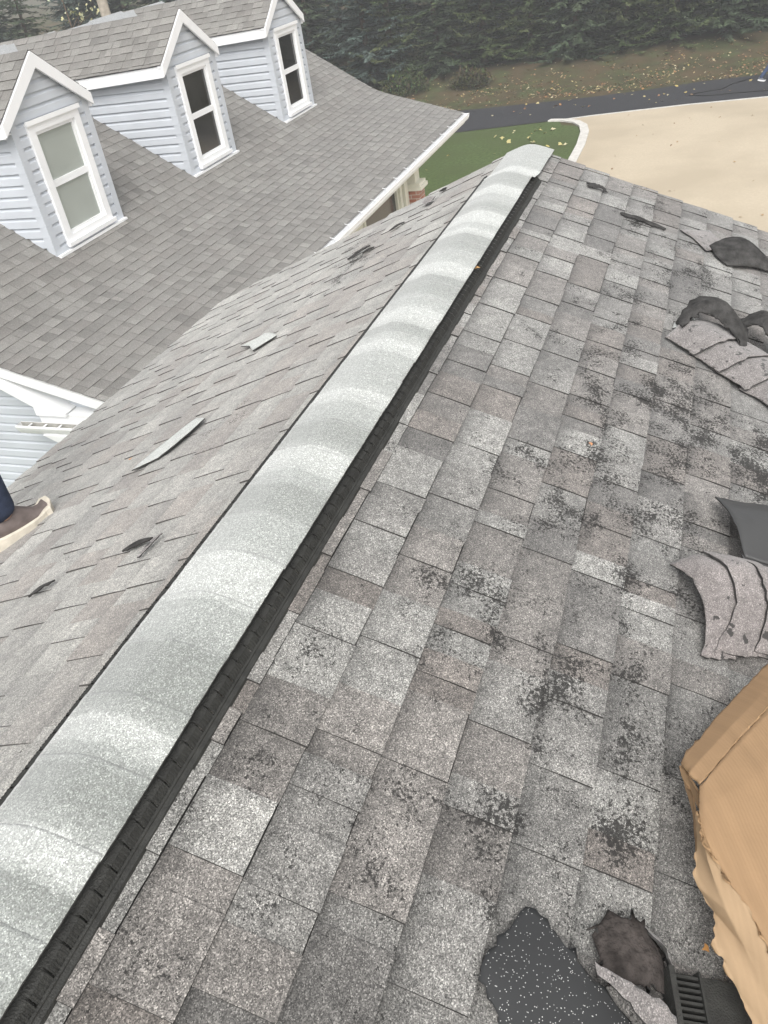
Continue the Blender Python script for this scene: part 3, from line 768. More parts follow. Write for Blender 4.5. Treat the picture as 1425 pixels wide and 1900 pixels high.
# ------------------------------------------------------------------ trees
M_bark = mat('grey_brown_bark', (.12,.09,.065), .9, nscale=6, namt=.3, bump=.6, bscale=20)
M_fol = mat('conifer_needles', tint=True, rough=.75, spec=.2, nscale=6, namt=.35)
def conifer(h, rad, cols, seed, droop=.25, dens=1., twig=.3, low=.05):
    rnd = random.Random(seed); b = MB(); z = h*low
    while z < h*.985:
        f = 1-z/h; r = rad*(f**.75)*rnd.uniform(.8,1.15)+.12
        nb = max(4, int((4+4*f)*dens)); a0 = rnd.uniform(0,6.28)
        for k in range(nb):
            a = a0+k*6.283/nb+rnd.uniform(-.4,.4); L = r*rnd.uniform(.65,1.2); dr = droop*rnd.uniform(.4,1.5); up = rnd.uniform(.04,.2)
            dx, dy = math.cos(a), math.sin(a); zz = z+rnd.uniform(-.2,.2)
            col0 = rnd.choice(cols); g0 = rnd.uniform(.75,1.25); steps = max(4, int(L/.15))
            for s in range(steps):
                t = (s+.6)/steps; pr = t*L
                p = Vector((dx*pr, dy*pr, zz-dr*L*t+up*L*t**3*2))
                tl = twig*(1.5-t*1.0)*rnd.uniform(.7,1.25)
                for sg in (-1, 1, -1, 1):
                    an = a+sg*rnd.uniform(.25,1.15); g = rnd.uniform(.75,1.3)*g0
                    col = tuple(q*g for q in col0)
                    e = p+Vector((math.cos(an)*tl, math.sin(an)*tl, -tl*rnd.uniform(-.1,.45)))
                    d = (e-p); sd = d.cross(Vector((rnd.uniform(-.4,.4),rnd.uniform(-.4,.4),1))).normalized()*tl*.2; mid = p+d*.5+Vector((0,0,tl*.06))
                    i0 = b.V(p); i1 = b.V(mid+sd); i2 = b.V(e); i3 = b.V(mid-sd); b.F((i0,i1,i2,i3), 0, col)
        z += (.26+.16*rnd.random())*(1.0+.2*(1-f))/max(.6,dens)
    return b
blue = [(.085,.12,.10),(.10,.14,.12),(.06,.09,.075),(.13,.17,.15)]
green = [(.06,.085,.035),(.08,.105,.042),(.045,.065,.03),(.105,.125,.055)]
mid = [(.06,.085,.05),(.08,.11,.062),(.05,.07,.04),(.105,.135,.08)]
def tree_proto(nm, h, r, cols, seed, label, **kw):
    t = empty(nm, (0,0,0), label, 'tree')
    conifer(h, r, cols, seed, **kw).build('crown', M_fol, t)
    b = MB(); b.tube([(0,0,-.3),(.03,.02,h*.3),(-.02,.03,h*.65),(0,0,h*.97)], [.17,.13,.07,.01], 9); b.build('trunk', M_bark, t)
    return t
protos = {
 'blue': tree_proto('spruce_tree', 11, 2.7, blue, 1, 'tall blue-green spruce with layered drooping boughs standing behind the dormer house', twig=.34),
 'mid': tree_proto('spruce_tree', 10, 2.6, mid, 2, 'dull green spruce in the dense row beyond the asphalt drive', twig=.32, dens=1.1),
 'green': tree_proto('conifer_tree', 8.5, 2.5, green, 3, 'yellow-green feathery conifer in the row above the leaf-strewn verge', twig=.26, dens=1.25, droop=.12, low=.03)}
used = {}
def plant(kind, x, y, s, rz):
    p = protos[kind]
    if kind not in used: t = p; used[kind] = 1
    else:
        t = p.copy(); C.objects.link(t)
        for ch in list(p.children):
            c = ch.copy(); C.objects.link(c); c.parent = t
    t.location = (x, y, gz(x,y)-.1); t.rotation_euler = (0,0,rz); t.scale = (s*1.05, s*1.05, s)
    t['group'] = {'blue':'blue spruces behind the house','mid':'green spruces beyond the drive','green':'feathery conifers above the verge'}[kind]
rnd = random.Random(12)
row = []
for i in range(11): row.append(('green' if i % 3 else 'mid', 44.6+rnd.uniform(-.6,.9)-.33*max(0,i*2.1-6)*.6, -6.5+i*2.1))
for i in range(7): row.append(('mid' if i % 2 else 'blue', 41.0+rnd.uniform(-.8,.8)+i*.35, 15.5+i*2.6))
for i in range(16): row.append((('blue','mid','blue')[i % 3], 48.5+rnd.uniform(-1.2,1.2), -6+i*2.8))
for i in range(10): row.append((('mid','blue')[i % 2], 54+rnd.uniform(-1.5,1.5), -4+i*4.6))
for i in range(16): row.append((('blue','mid')[i % 2], 42+rnd.uniform(-1.5,1.5)-i*1.3, 30+i*2.7))
for i in range(12): row.append((('mid','blue')[i % 2], 50+rnd.uniform(-2,2)-i*1.6, 33+i*4))
for (k_, x, y) in row: plant(k_, x, y, rnd.uniform(.85,1.2), rnd.uniform(0,6.28))
# low brush at the foot of the row
def shrub(x, y, r, cols, seed, label):
    t = empty('shrub', (x,y,max(0,gz(x,y))), label, 'shrub', 'shrubs at the foot of the conifers')
    rnd = random.Random(seed); b = MB()
    for i in range(1500):
        v = Vector((rnd.gauss(0,1), rnd.gauss(0,1), rnd.gauss(0,1))).normalized()*r*rnd.uniform(.5,1)
        v.z = abs(v.z)*.75; v *= 1+.25*noise.noise(v*2+Vector((seed,0,0)))
        d = Vector((rnd.uniform(-1,1),rnd.uniform(-1,1),rnd.uniform(-.2,1)))*.16; s = d.cross(Vector((0,0,1))).normalized()*.035
        b.F((b.V(v),b.V(v+d*.5+s),b.V(v+d),b.V(v+d*.5-s)), 0, tuple(q*rnd.uniform(.7,1.3) for q in rnd.choice(cols)))
    o = b.build('foliage', M_fol); o.parent = t
    b = MB()
    for k_ in range(5):
        a = k_*1.3; b.tube([(0,0,0),(math.cos(a)*r*.3,math.sin(a)*r*.3,r*.35),(math.cos(a)*r*.6,math.sin(a)*r*.6,r*.6)], [.02,.015,.006], 5)
    o = b.build('stem', M_bark); o.parent = t
for i, (x, y, r) in enumerate([(39.6,10.2,1.0),(39.4,13.2,1.2),(38.6,16.2,1.2)]):
    shrub(x, y, r, green if i % 2 else [(.06,.06,.03),(.08,.075,.035)], 60+i, 'low tangled shrub at the foot of the dark conifers by the drive')

# bare trunk and a thin autumn tree behind the far ridge
b = MB(); p0 = Vector((24.52, 17.24, 5.57))
b.tube([(p0.x,p0.y,0),(p0.x+.02,p0.y,3),(p0.x-.05,p0.y+.03,p0.z+.5),(p0.x-.15,p0.y+.1,p0.z+6)], [.17,.16,.15,.12], 10)
tag(b.build('utility_pole', mat('weathered_pole_wood', (.42,.37,.31), .8, nscale=8, namt=.2)), 'pale weathered wooden pole rising behind the ridge of the dormer house', 'pole')
p0 = Vector((26.27, 19.94, 5.61))
t = empty('sapling', (p0.x, p0.y, 0), 'thin sapling with a few pale yellow leaves behind the dormer house', 'tree')
b = MB(); rnd = random.Random(5); pts = []
b.tube([(0,0,0),(.1,0,3),(0,.1,p0.z+1.2)], [.06,.045,.01], 7)
for i in range(16):
    z = rnd.uniform(3, p0.z+.8); a = rnd.uniform(0,6.28); L = rnd.uniform(.4,1.1)
    e = (math.cos(a)*L, math.sin(a)*L, z+.5); b.tube([(0,0.05,z),(e[0]*.5,e[1]*.5,z+.3),e], [.018,.012,.004], 5); pts.append(e)
o = b.build('trunk', M_bark); o.parent = t
b = MB()
for e in pts:
    for k_ in range(9): leaf(b, (e[0]+rnd.gauss(0,.16), e[1]+rnd.gauss(0,.16), e[2]+rnd.gauss(0,.12)), rnd.uniform(.05,.09), rnd, n=Vector((rnd.uniform(-1,1),rnd.uniform(-1,1),rnd.uniform(-1,1))).normalized(), cols=[(.5,.5,.33),(.55,.52,.3),(.42,.44,.3)])
o = b.build('crown', M_leaf); o.parent = t

# hose lying on the asphalt
b = MB(); hp = [(36.6,-1.2),(36.0,-.6),(35.2,-.2),(34.9,.6),(34.6,.9),(34.3,.3),(34.35,-.6),(34.3,-1.6),(34.2,-3)]
pts = []
for i in range(len(hp)-1):
    for k_ in range(4):
        t_ = k_/4; pts.append((hp[i][0]*(1-t_)+hp[i+1][0]*t_, hp[i][1]*(1-t_)+hp[i+1][1]*t_+.03*math.sin(i+k_), .03))
b.tube(pts, .018, 6)
tag(b.build('hose', mat('black_rubber_hose', (.015,.015,.015), .5)), 'thin black hose lying in a loose loop on the asphalt drive', 'hose')

# ------------------------------------------------------------------ loose things on the roof
def cr(p0, p1, p2, p3, t):
    return tuple(.5*((2*b_)+(-a+c)*t+(2*a-5*b_+4*c-d)*t*t+(-a+3*b_-3*c+d)*t**3) for a, b_, c, d in zip(p0,p1,p2,p3))
def crs(pts, n):
    out = []
    for i in range(len(pts)-1):
        a = pts[max(i-1,0)]; b_ = pts[i]; c = pts[i+1]; d = pts[min(i+2,len(pts)-1)]
        for k in range(n): out.append(cr(a,b_,c,d,k/n))
    out.append(tuple(pts[-1])); return out
def lin(pts, n):
    out = []
    for a, c in zip(pts, pts[1:]): out += [tuple(p*(1-k/n)+q*k/n for p, q in zip(a, c)) for k in range(n)]
    return out+[tuple(pts[-1])]
def sheet(name, rows, side, mats, parent=None, n=5, th=.004, rag=.004, seed=0, bumpy=.002, crs=crs, sm=True):
    """rows of (u, s, h) control points on the roof -> a curved sheet with ragged edges"""
    r1 = [crs(r, n) for r in rows]
    cols = [crs([r[j] for r in r1], n) for j in range(len(r1[0]))]     # cols[j][i]
    NJ, NI = len(cols), len(cols[0]); b = MB(); P = []
    for j in range(NJ):
        line = []
        for i in range(NI):
            u, s, h = cols[j][i]
            if i in (0,NI-1) or j in (0,NJ-1):
                u += rag*noise.noise(Vector((u*55,s*55,seed)))*1.6; s += rag*noise.noise(Vector((u*55,s*55,seed+9)))*1.6
            h += bumpy*noise.noise(Vector((u*14,s*14,seed)))
            line.append(Vector(RP(u, s, max(h,.009)+(.004 if side > 0 else .003), side)))
        P.append(line)
    N = []
    for j in range(NJ):
        N.append([])
        for i in range(NI):
            a = P[min(j+1,NJ-1)][i]-P[max(j-1,0)][i]; c = P[j][min(i+1,NI-1)]-P[j][max(i-1,0)]
            q = a.cross(c); q = q.normalized() if q.length > 1e-9 else Vector((0,0,1)); N[j].append(q)
    flipn = sum(N[j][i].dot(RN(side)) for j in range(NJ) for i in range(NI)) < 0
    if flipn: N = [[-q for q in r] for r in N]
    T = [[b.V(P[j][i]) for i in range(NI)] for j in range(NJ)]
    B = [[b.V(P[j][i]-N[j][i]*th) for i in range(NI)] for j in range(NJ)]
    for j in range(NJ-1):
        for i in range(NI-1):
            q = (T[j][i],T[j+1][i],T[j+1][i+1],T[j][i+1]); q2 = (B[j][i],B[j][i+1],B[j+1][i+1],B[j+1][i])
            if flipn: q = q[::-1]; q2 = q2[::-1]
            b.F(q, 0, None, 0, sm); b.F(q2, 1, None, 0, sm)
    for j in range(NJ-1):
        b.F((T[j][0],B[j][0],B[j+1][0],T[j+1][0]),1); b.F((T[j+1][-1],B[j+1][-1],B[j][-1],T[j][-1]),1)
    for i in range(NI-1):
        b.F((T[0][i+1],B[0][i+1],B[0][i],T[0][i]),1); b.F((T[-1][i],B[-1][i],B[-1][i+1],T[-1][i+1]),1)
    return b.build(name, mats, parent)
OLD = [M_old, M_asph]; INV = [M_under, M_asph]
# A: peeled strip of old ridge caps, nailed together like scales
strip = empty('ridge_cap_strip', RP(3.1,1.1,0,-1), 'long peeled strip of old overlapping ridge caps lying at the right edge of the roof', 'shingle strip')
for k in range(8):
    du, ds = -.062*k, .098*k
    e = random.Random(k+40).uniform(-.008,.008)
    o = sheet('cap_shingle', [[(3.085+du+e,.905+ds,.008),(3.045+du,.96+ds,.018),(2.995+du,1.015+ds,.024)],
                    [(3.19+du+e,.96+ds,.050),(3.14+du,1.03+ds,.068),(3.085+du,1.105+ds,.076)],
                    [(3.28+du+e,1.04+ds,.043),(3.245+du,1.11+ds,.062),(3.185+du,1.195+ds,.070)]], -1, OLD, strip, n=6, th=.004, rag=.007, seed=k, bumpy=.005)
# curled, torn asphalt pieces beside it
tw = sheet('torn_shingle', [[(3.22,.93,.02),(3.17,.94,.04),(3.12,.955,.05)],[(3.34,.98,.09),(3.28,.99,.105),(3.225,1.0,.08)],[(3.35,1.07,.12),(3.27,1.075,.14),(3.20,1.07,.10)],[(3.27,1.17,.09),(3.21,1.15,.11),(3.15,1.13,.085)],[(3.14,1.25,.03),(3.10,1.22,.05),(3.05,1.20,.06)]], -1, INV, n=6, rag=.014, seed=21, bumpy=.012, th=.005)
tag(tw, 'black curled piece of torn shingle arching over the top of the cap strip', 'torn shingle')
tw = sheet('torn_shingle', [[(3.38,1.16,.03),(3.31,1.16,.05),(3.25,1.15,.05)],[(3.42,1.24,.10),(3.34,1.23,.12),(3.26,1.22,.10)],[(3.35,1.32,.11),(3.27,1.31,.13),(3.19,1.29,.10)],[(3.21,1.40,.04),(3.15,1.38,.06),(3.09,1.35,.05)]], -1, [M_under, M_asph], n=6, rag=.012, seed=22, bumpy=.014, th=.006)
tag(tw, 'second black curl of torn shingle standing up behind the arching one', 'torn shingle')
tw = sheet('shingle_scrap', [[(3.24,.93,.012),(3.17,.925,.015)],[(3.27,1.0,.05),(3.20,1.0,.045)]], -1, [M_oldc, M_asph], n=5, rag=.01, seed=23, bumpy=.01)
tag(tw, 'small pale torn scrap tucked under the curled black shingle', 'shingle scrap')
# B: flap beyond
tw = sheet('torn_shingle', [[(4.30,.90,.010),(4.24,.97,.012),(4.14,1.04,.010)],[(4.42,1.05,.015),(4.33,1.09,.02),(4.24,1.12,.02)]], -1, OLD, n=5, rag=.006, seed=31)
tag(tw, 'flat grey torn shingle lying below the far gable edge, half under a dark fold', 'torn shingle')
tw = sheet('torn_shingle', [[(4.20,1.05,.018),(4.10,1.09,.016),(4.04,1.14,.014)],[(4.31,1.13,.05),(4.20,1.17,.05),(4.07,1.20,.02)],[(4.30,1.22,.07),(4.2,1.25,.06),(4.12,1.27,.02)],[(4.25,1.36,.03),(4.20,1.38,.03),(4.15,1.39,.015)],[(4.17,1.5,.02),(4.14,1.5,.02),(4.1,1.5,.015)]], -1, INV, n=5, rag=.005, seed=32)
tag(tw, 'dark folded-over shingle flap showing its smooth back near the far gable edge', 'torn shingle')
# C
tw = sheet('shingle_sliver', [[(4.25,.60,.010),(4.222,.602,.009)],[(4.245,.71,.02),(4.215,.715,.014)],[(4.238,.83,.014),(4.216,.832,.010)]], -1, [M_under, M_asph], n=6, rag=.008, seed=33, bumpy=.006)
tag(tw, 'narrow brown sliver of shingle lying across the courses near the far gable', 'shingle sliver')
tw = sheet('shingle_scrap', [[(4.52,.39,.009),(4.46,.40,.012)],[(4.50,.45,.02),(4.46,.46,.015)],[(4.49,.50,.01),(4.465,.50,.01)]], -1, [M_under, M_asph], n=5, rag=.014, seed=34, bumpy=.01)
tag(tw, 'ragged dark scrap on the second course beside the far end of the ridge', 'shingle scrap')
# D: folded dark piece right
dk = [mat('smooth_dark_felt', (.05,.05,.05), .42, .5, nscale=5, namt=.2, bump=.15, bscale=30), M_asph]
fold = empty('folded_felt', RP(2.0,1.3,0,-1), 'folded sheet of smooth dark roofing felt above the arched grey shingles', 'roofing felt')
sheet('upper_fold', [[(2.11,1.105,.045),(2.02,1.13,.075),(1.94,1.155,.08),(1.865,1.185,.06)],[(2.135,1.20,.05),(2.04,1.22,.095),(1.95,1.24,.09),(1.87,1.26,.06)],[(2.19,1.32,.045),(2.09,1.33,.08),(1.98,1.35,.09),(1.89,1.37,.06)],[(2.23,1.45,.03),(2.13,1.46,.06),(2.03,1.48,.08),(1.92,1.5,.05)]], -1, dk, fold, n=5, rag=.002, seed=41)
sheet('lower_fold', [[(1.872,1.175,.06),(1.83,1.195,.045),(1.80,1.205,.03)],[(1.88,1.24,.058),(1.82,1.25,.06),(1.765,1.265,.04)],[(1.895,1.36,.056),(1.83,1.38,.06),(1.75,1.40,.035)],[(1.91,1.5,.045),(1.84,1.5,.05),(1.77,1.52,.03)]], -1, dk, fold, n=5, rag=.003, seed=42)
# E: arched pair of old caps
arch = empty('ridge_cap_strip', RP(1.68,1.15,0,-1), 'arched pair of overlapped old grey caps just below the dark felt', 'shingle strip')
M_oldp = granule_mat('pinkish_torn_granules', 520, .5, spots=True, sheen=.2, amt=.2, col=(.235,.212,.203))
sheet('cap_shingle', [[(1.765,1.0,.022),(1.70,1.045,.055),(1.60,1.088,.05),(1.488,1.10,.012)],[(1.80,1.05,.055),(1.73,1.085,.085),(1.63,1.12,.07),(1.50,1.13,.016)],[(1.83,1.11,.05),(1.76,1.14,.085),(1.65,1.17,.07),(1.52,1.18,.018)]], -1, [M_oldp, M_asph], arch, n=6, th=.006, rag=.005, seed=51)
sheet('cap_shingle', [[(1.812,1.065,.067),(1.745,1.115,.098),(1.64,1.15,.082),(1.512,1.125,.024)],[(1.845,1.14,.06),(1.775,1.165,.10),(1.67,1.20,.085),(1.53,1.19,.026)],[(1.88,1.22,.05),(1.80,1.235,.09),(1.70,1.27,.08),(1.56,1.25,.026)]], -1, [M_oldp, M_asph], arch, n=6, th=.006, rag=.005, seed=52)
sheet('cap_shingle', [[(1.84,1.17,.066),(1.77,1.195,.108),(1.67,1.225,.092),(1.55,1.222,.034)],[(1.88,1.28,.05),(1.80,1.30,.10),(1.70,1.32,.09),(1.58,1.31,.034)],[(1.91,1.40,.04),(1.83,1.42,.09),(1.72,1.43,.08),(1.60,1.42,.03)]], -1, [M_oldp, M_asph], arch, n=6, th=.006, rag=.005, seed=53)
# F: bottom pile
M_fleck = bpy.data.materials.new('black_backing_with_granules'); M_fleck.use_nodes = True
n_ = M_fleck.node_tree; bs = n_.nodes['Principled BSDF']; bs.inputs['Roughness'].default_value = .8; bs.inputs['Specular IOR Level'].default_value = .25
tc = n_.nodes.new('ShaderNodeTexCoord'); vo = n_.nodes.new('ShaderNodeTexVoronoi'); vo.inputs['Scale'].default_value = 430; n_.links.new(tc.outputs['Object'], vo.inputs['Vector'])
sp = n_.nodes.new('ShaderNodeSeparateColor'); n_.links.new(vo.outputs['Color'], sp.inputs[0])
m1 = n_.nodes.new('ShaderNodeMath'); m1.operation = 'GREATER_THAN'; m1.inputs[1].default_value = .90; n_.links.new(sp.outputs[0], m1.inputs[0])
m2 = n_.nodes.new('ShaderNodeMath'); m2.operation = 'LESS_THAN'; m2.inputs[1].default_value = .34; n_.links.new(vo.outputs['Distance'], m2.inputs[0])
m3 = n_.nodes.new('ShaderNodeMath'); m3.operation = 'MULTIPLY'; n_.links.new(m1.outputs[0], m3.inputs[0]); n_.links.new(m2.outputs[0], m3.inputs[1])
mc = n_.nodes.new('ShaderNodeMix'); mc.data_type = 'RGBA'; n_.links.new(m3.outputs[0], mc.inputs['Factor']); mc.inputs['A'].default_value = (.042,.043,.044,1); mc.inputs['B'].default_value = (.7,.7,.68,1)
n_.links.new(mc.outputs['Result'], bs.inputs['Base Color'])
tw = sheet('loose_shingle', [[(.738,.812,.010),(.665,.775,.016),(.60,.755,.018),(.545,.80,.010)],[(.712,.862,.022),(.65,.845,.03),(.58,.845,.028),(.515,.86,.02)],[(.672,.922,.026),(.62,.925,.03),(.56,.94,.028),(.48,.945,.02)],[(.628,1.01,.014),(.58,1.02,.02),(.52,1.035,.02),(.44,1.04,.015)]], -1, [M_fleck, M_asph], n=6, rag=.009, seed=61)
tag(tw, 'loose black shingle with its back up, sprinkled with white granules, at the bottom', 'shingle')
tw = sheet('shingle_strip_scrap', [[(.676,.925,.05),(.655,.935,.05)],[(.665,.985,.055),(.635,.99,.055)],[(.66,1.05,.045),(.60,1.04,.05)],[(.64,1.10,.03),(.58,1.09,.04)]], -1, OLD, n=5, rag=.004, seed=62)
tag(tw, 'grey granule strip wedged between the black shingle and the torn brown piece', 'shingle scrap')
tw = sheet('torn_shingle', [[(.755,.925,.014),(.705,.94,.02),(.67,.95,.014)],[(.785,.975,.03),(.725,.985,.035),(.675,.99,.02)],[(.785,1.02,.02),(.735,1.03,.03),(.69,1.035,.02)],[(.74,1.06,.012),(.72,1.065,.015),(.69,1.07,.012)]], -1, [mat('dark_brown_felt', (.058,.05,.046), .9, .15, nscale=40, namt=.5, bump=.9, bscale=110), M_asph], n=5, rag=.016, seed=63, bumpy=.008)
tag(tw, 'crumpled dark brown torn shingle right of the black one at the bottom', 'torn shingle')
tw = sheet('shingle_scrap', [[(.80,1.005,.012),(.77,1.03,.03)],[(.775,1.05,.012),(.75,1.06,.03)],[(.74,1.068,.01),(.725,1.07,.02)]], -1, OLD, n=5, rag=.006, seed=64)
tag(tw, 'thin grey granule scrap along the edge of the crumpled brown shingle', 'shingle scrap')
# F4: broken piece of vent
vt = empty('vent_scrap', RP(.68,1.1,0,-1), 'broken piece of black ribbed ridge vent lying beside the cardboard', 'vent piece')
b = MB()
def fr(u, s, h): return RP(u, s, h, -1)
def rbox(b, u0, u1, s0, s1, h0, h1, rot=-.25, c=(.68,1.09), mi=0):
    def q(u, s, h):
        du, ds = u-c[0], s-c[1]; return RP(c[0]+du*math.cos(rot)-ds*math.sin(rot), c[1]+du*math.sin(rot)+ds*math.cos(rot), h, -1)
    b.hexa([q(u0,s0,h0),q(u0,s1,h0),q(u1,s1,h0),q(u1,s0,h0),q(u0,s0,h1),q(u0,s1,h1),q(u1,s1,h1),q(u1,s0,h1)], mi)
rbox(b, .56,.735,1.065,1.075,.012,.045); rbox(b,.56,.735,1.075,1.22,.012,.018)
b.build('vent_base', M_plastic, vt)
b = MB()
for k in range(17): rbox(b, .565+k*.0098, .5695+k*.0098, 1.0755, 1.12, .0185, .036)
rbox(b, .56,.735,1.1205,1.124,.0185,.040)
b.build('vent_ribs', M_plastic, vt)
# left slope scraps
NEWC = [M_oldc, M_asph]
tw = sheet('cap_offcut', [[(2.935,.93,.012),(3.01,.83,.012)],[(3.03,1.01,.016),(3.08,.90,.016)],[(3.075,1.085,.02),(3.11,.95,.02)]], 1, NEWC, n=5, rag=.003, seed=71)
tag(tw, 'short pale offcut of new ridge cap on the left slope, the farther of the two', 'shingle offcut')
tw = sheet('cap_offcut', [[(2.00,.97,.012),(2.02,.845,.012)],[(2.12,.93,.014),(2.09,.80,.014)],[(2.29,.835,.016),(2.235,.75,.018)]], 1, NEWC, n=6, rag=.002, seed=72)
tag(tw, 'long narrow pale offcut of new ridge cap on the left slope below the short one', 'shingle offcut')
def scrap(u, s, L, W, ang, seed, label, mats=INV, h=.009, side=1, name='shingle_scrap'):
    ca, sa = math.cos(ang), math.sin(ang); rows = []
    for k, t in enumerate((-.5, 0, .5)):
        wv = W*(1 if t == 0 else .35)
        rows.append([(u+ca*L*t-sa*wv*q, s+sa*L*t+ca*wv*q, .010+(h if abs(t) < .4 else h*.3)*(1-abs(q))) for q in (-.5,0,.5)])
    tag(sheet(name, rows, side, mats, n=4, rag=.0025, seed=seed, bumpy=.003), label, 'shingle scrap')
scrap(1.40,.45,.11,.035,-1.45,81,'small dark curled scrap above the left edge of the ridge vent')
scrap(1.37,.375,.10,.02,-.2,82,'torn grey tab edge lifting beside the small dark curled scrap', OLD)
scrap(1.31,.79,.09,.022,-1.0,83,'thin dark stick-like scrap near the shoe on the left slope')
scrap(4.0,.80,.14,.05,-.9,84,'pointed black torn scrap near the far gable on the left slope')
scrap(3.93,.71,.07,.035,-1.2,85,'tiny black chip just below the pointed scrap on the left slope')
scrap(4.20,.63,.09,.04,-1.2,86,'dark sliver between the black scraps and the gable on the left slope')
scrap(4.44,.50,.11,.08,.2,87,'crumbling torn shingle corner at the left gable edge', OLD, .03)
scrap(4.62,.47,.05,.05,.5,88,'black crumbs of shingle at the very edge of the left gable')

def oneleaf(p, n, r, label, seed, cols):
    b = MB(); leaf(b, p, r, random.Random(seed), n=n, cols=cols)
    tag(b.build('leaf', M_leaf), label, 'leaf')
oneleaf(RP(2.19,.73,.012,-1), RN(-1), .010, 'small orange leaf alone in the middle of the right slope', 1, [(.6,.3,.15)])
oneleaf((3.02, YC-.118, ZR-.118*TN+.03), RN(-1), .02, 'tan leaf caught on the side of the ridge vent', 2, [(.4,.24,.1)])
oneleaf(RP(2.14,1.09,.012,1), RN(1), .012, 'small orange leaf on the left slope beside the long offcut', 3, [(.55,.28,.12)])
oneleaf(RP(.80,1.13,.016,-1), RN(-1), .010, 'orange-brown leaf bit between the vent piece and the cardboard', 4, [(.5,.25,.08)])

# ------------------------------------------------------------------ cardboard
M_card = mat('brown_corrugated_cardboard', (.35,.225,.125), .75, .25, nscale=2.2, namt=.10, bump=.08, bscale=70, stretch=(1,1,1))
M_cardl = mat('pale_torn_cardboard', (.40,.28,.17), .8, .2, nscale=3, namt=.07, bump=.12, bscale=40)
for M in (M_card, M_cardl):  # faint flutes and press lines of the board
    n_ = M.node_tree; L_ = n_.links; bs = n_.nodes['Principled BSDF']
    old = bs.inputs['Base Color'].links[0].from_socket
    tc = n_.nodes.new('ShaderNodeTexCoord'); dp = n_.nodes.new('ShaderNodeVectorMath'); dp.operation = 'DOT_PRODUCT'; dp.inputs[1].default_value = (.44,-.83,-.34)
    L_.new(tc.outputs['Object'], dp.inputs[0]); n1 = n_.nodes.new('ShaderNodeTexNoise'); n1.noise_dimensions = '1D'; n1.inputs['Scale'].default_value = 38; n1.inputs['Detail'].default_value = 5
    L_.new(dp.outputs['Value'], n1.inputs['W']); mr = n_.nodes.new('ShaderNodeMapRange'); mr.inputs['From Min'].default_value = .35; mr.inputs['From Max'].default_value = .65; mr.inputs['To Min'].default_value = .94; mr.inputs['To Max'].default_value = 1.05
    L_.new(n1.outputs['Fac'], mr.inputs['Value']); sc_ = n_.nodes.new('ShaderNodeVectorMath'); sc_.operation = 'SCALE'; L_.new(old, sc_.inputs[0]); L_.new(mr.outputs[0], sc_.inputs['Scale']); L_.new(sc_.outputs[0], bs.inputs['Base Color'])
    wv = n_.nodes.new('ShaderNodeMath'); wv.operation = 'SINE'; ml = n_.nodes.new('ShaderNodeMath'); ml.operation = 'MULTIPLY'; ml.inputs[1].default_value = 900; L_.new(dp.outputs['Value'], ml.inputs[0]); L_.new(ml.outputs[0], wv.inputs[0])
    b2 = n_.nodes.new('ShaderNodeBump'); b2.inputs['Strength'].default_value = .1; b2.inputs['Distance'].default_value = .0012; L_.new(wv.outputs[0], b2.inputs['Height'])
    b1 = bs.inputs['Normal'].links[0].from_socket; L_.new(b1, b2.inputs['Normal']); L_.new(b2.outputs[0], bs.inputs['Normal'])
M_cardd = mat('cardboard_core', (.34,.22,.12), .85, .2, nscale=40, namt=.25)
box = empty('cardboard_box', RP(1.1,1.35,0,-1), 'torn flattened cardboard box lying on the shingles at the lower right', 'cardboard')
sheet('top_flap', [[(1.548,1.260,0.06),(1.270,1.111,0.075),(1.105,1.031,0.09)],[(1.419,1.233,0.1),(1.213,1.117,0.115),(1.058,1.034,0.12)],[(1.338,1.216,0.125),(1.184,1.130,0.13),(1.036,1.053,0.13)]], -1, [M_card, M_cardd], box, n=12, rag=.004, crs=lin, seed=91, bumpy=.002)
sheet('main_panel', [[(1.335,1.217,0.126),(1.181,1.130,0.131),(1.033,1.053,0.131)],[(1.254,1.267,0.15),(1.079,1.150,0.15),(0.980,1.051,0.135)],[(1.136,1.344,0.15),(0.970,1.188,0.15),(0.912,1.053,0.14)],[(0.931,1.402,0.13),(0.867,1.265,0.14),(0.805,1.151,0.14)],[(0.784,1.432,0.12),(0.733,1.296,0.13),(0.721,1.208,0.13)]], -1, [M_card, M_cardd], box, n=8, rag=.002, crs=lin, seed=92, bumpy=.004)
sheet('torn_panel', [[(0.984,1.052,0.12),(0.958,1.050,0.134),(0.909,1.053,0.142)],[(0.937,1.063,0.1),(0.884,1.072,0.13),(0.860,1.099,0.142)],[(0.860,1.069,0.09),(0.816,1.110,0.12),(0.803,1.151,0.141)],[(0.831,1.107,0.08),(0.772,1.148,0.11),(0.719,1.209,0.131)],[(0.776,1.110,0.08),(0.714,1.189,0.1),(0.650,1.261,0.12)],[(0.712,1.162,0.07),(0.661,1.210,0.09),(0.593,1.294,0.11)],[(0.652,1.195,0.07),(0.618,1.248,0.08),(0.547,1.328,0.1)]], -1, [M_cardl, M_cardd], box, n=14, rag=.007, crs=lin, seed=93, bumpy=.004)
sheet('corner_fold', [[(1.096,1.031,0.088),(1.078,1.044,0.075)],[(1.070,1.046,0.1),(1.058,1.062,0.08)],[(1.031,1.059,0.115),(1.016,1.073,0.09)]], -1, [M_cardd, M_card], box, n=6, rag=.003, crs=lin, seed=94, bumpy=.003)
sheet('side_panel', [[(1.089,1.046,0.07),(1.078,1.064,0.055)],[(1.043,1.067,0.08),(1.031,1.082,0.05)],[(0.977,1.078,0.08),(0.953,1.090,0.05)]], -1, [M_cardd, M_card], box, n=5, rag=.003, crs=lin, seed=95)

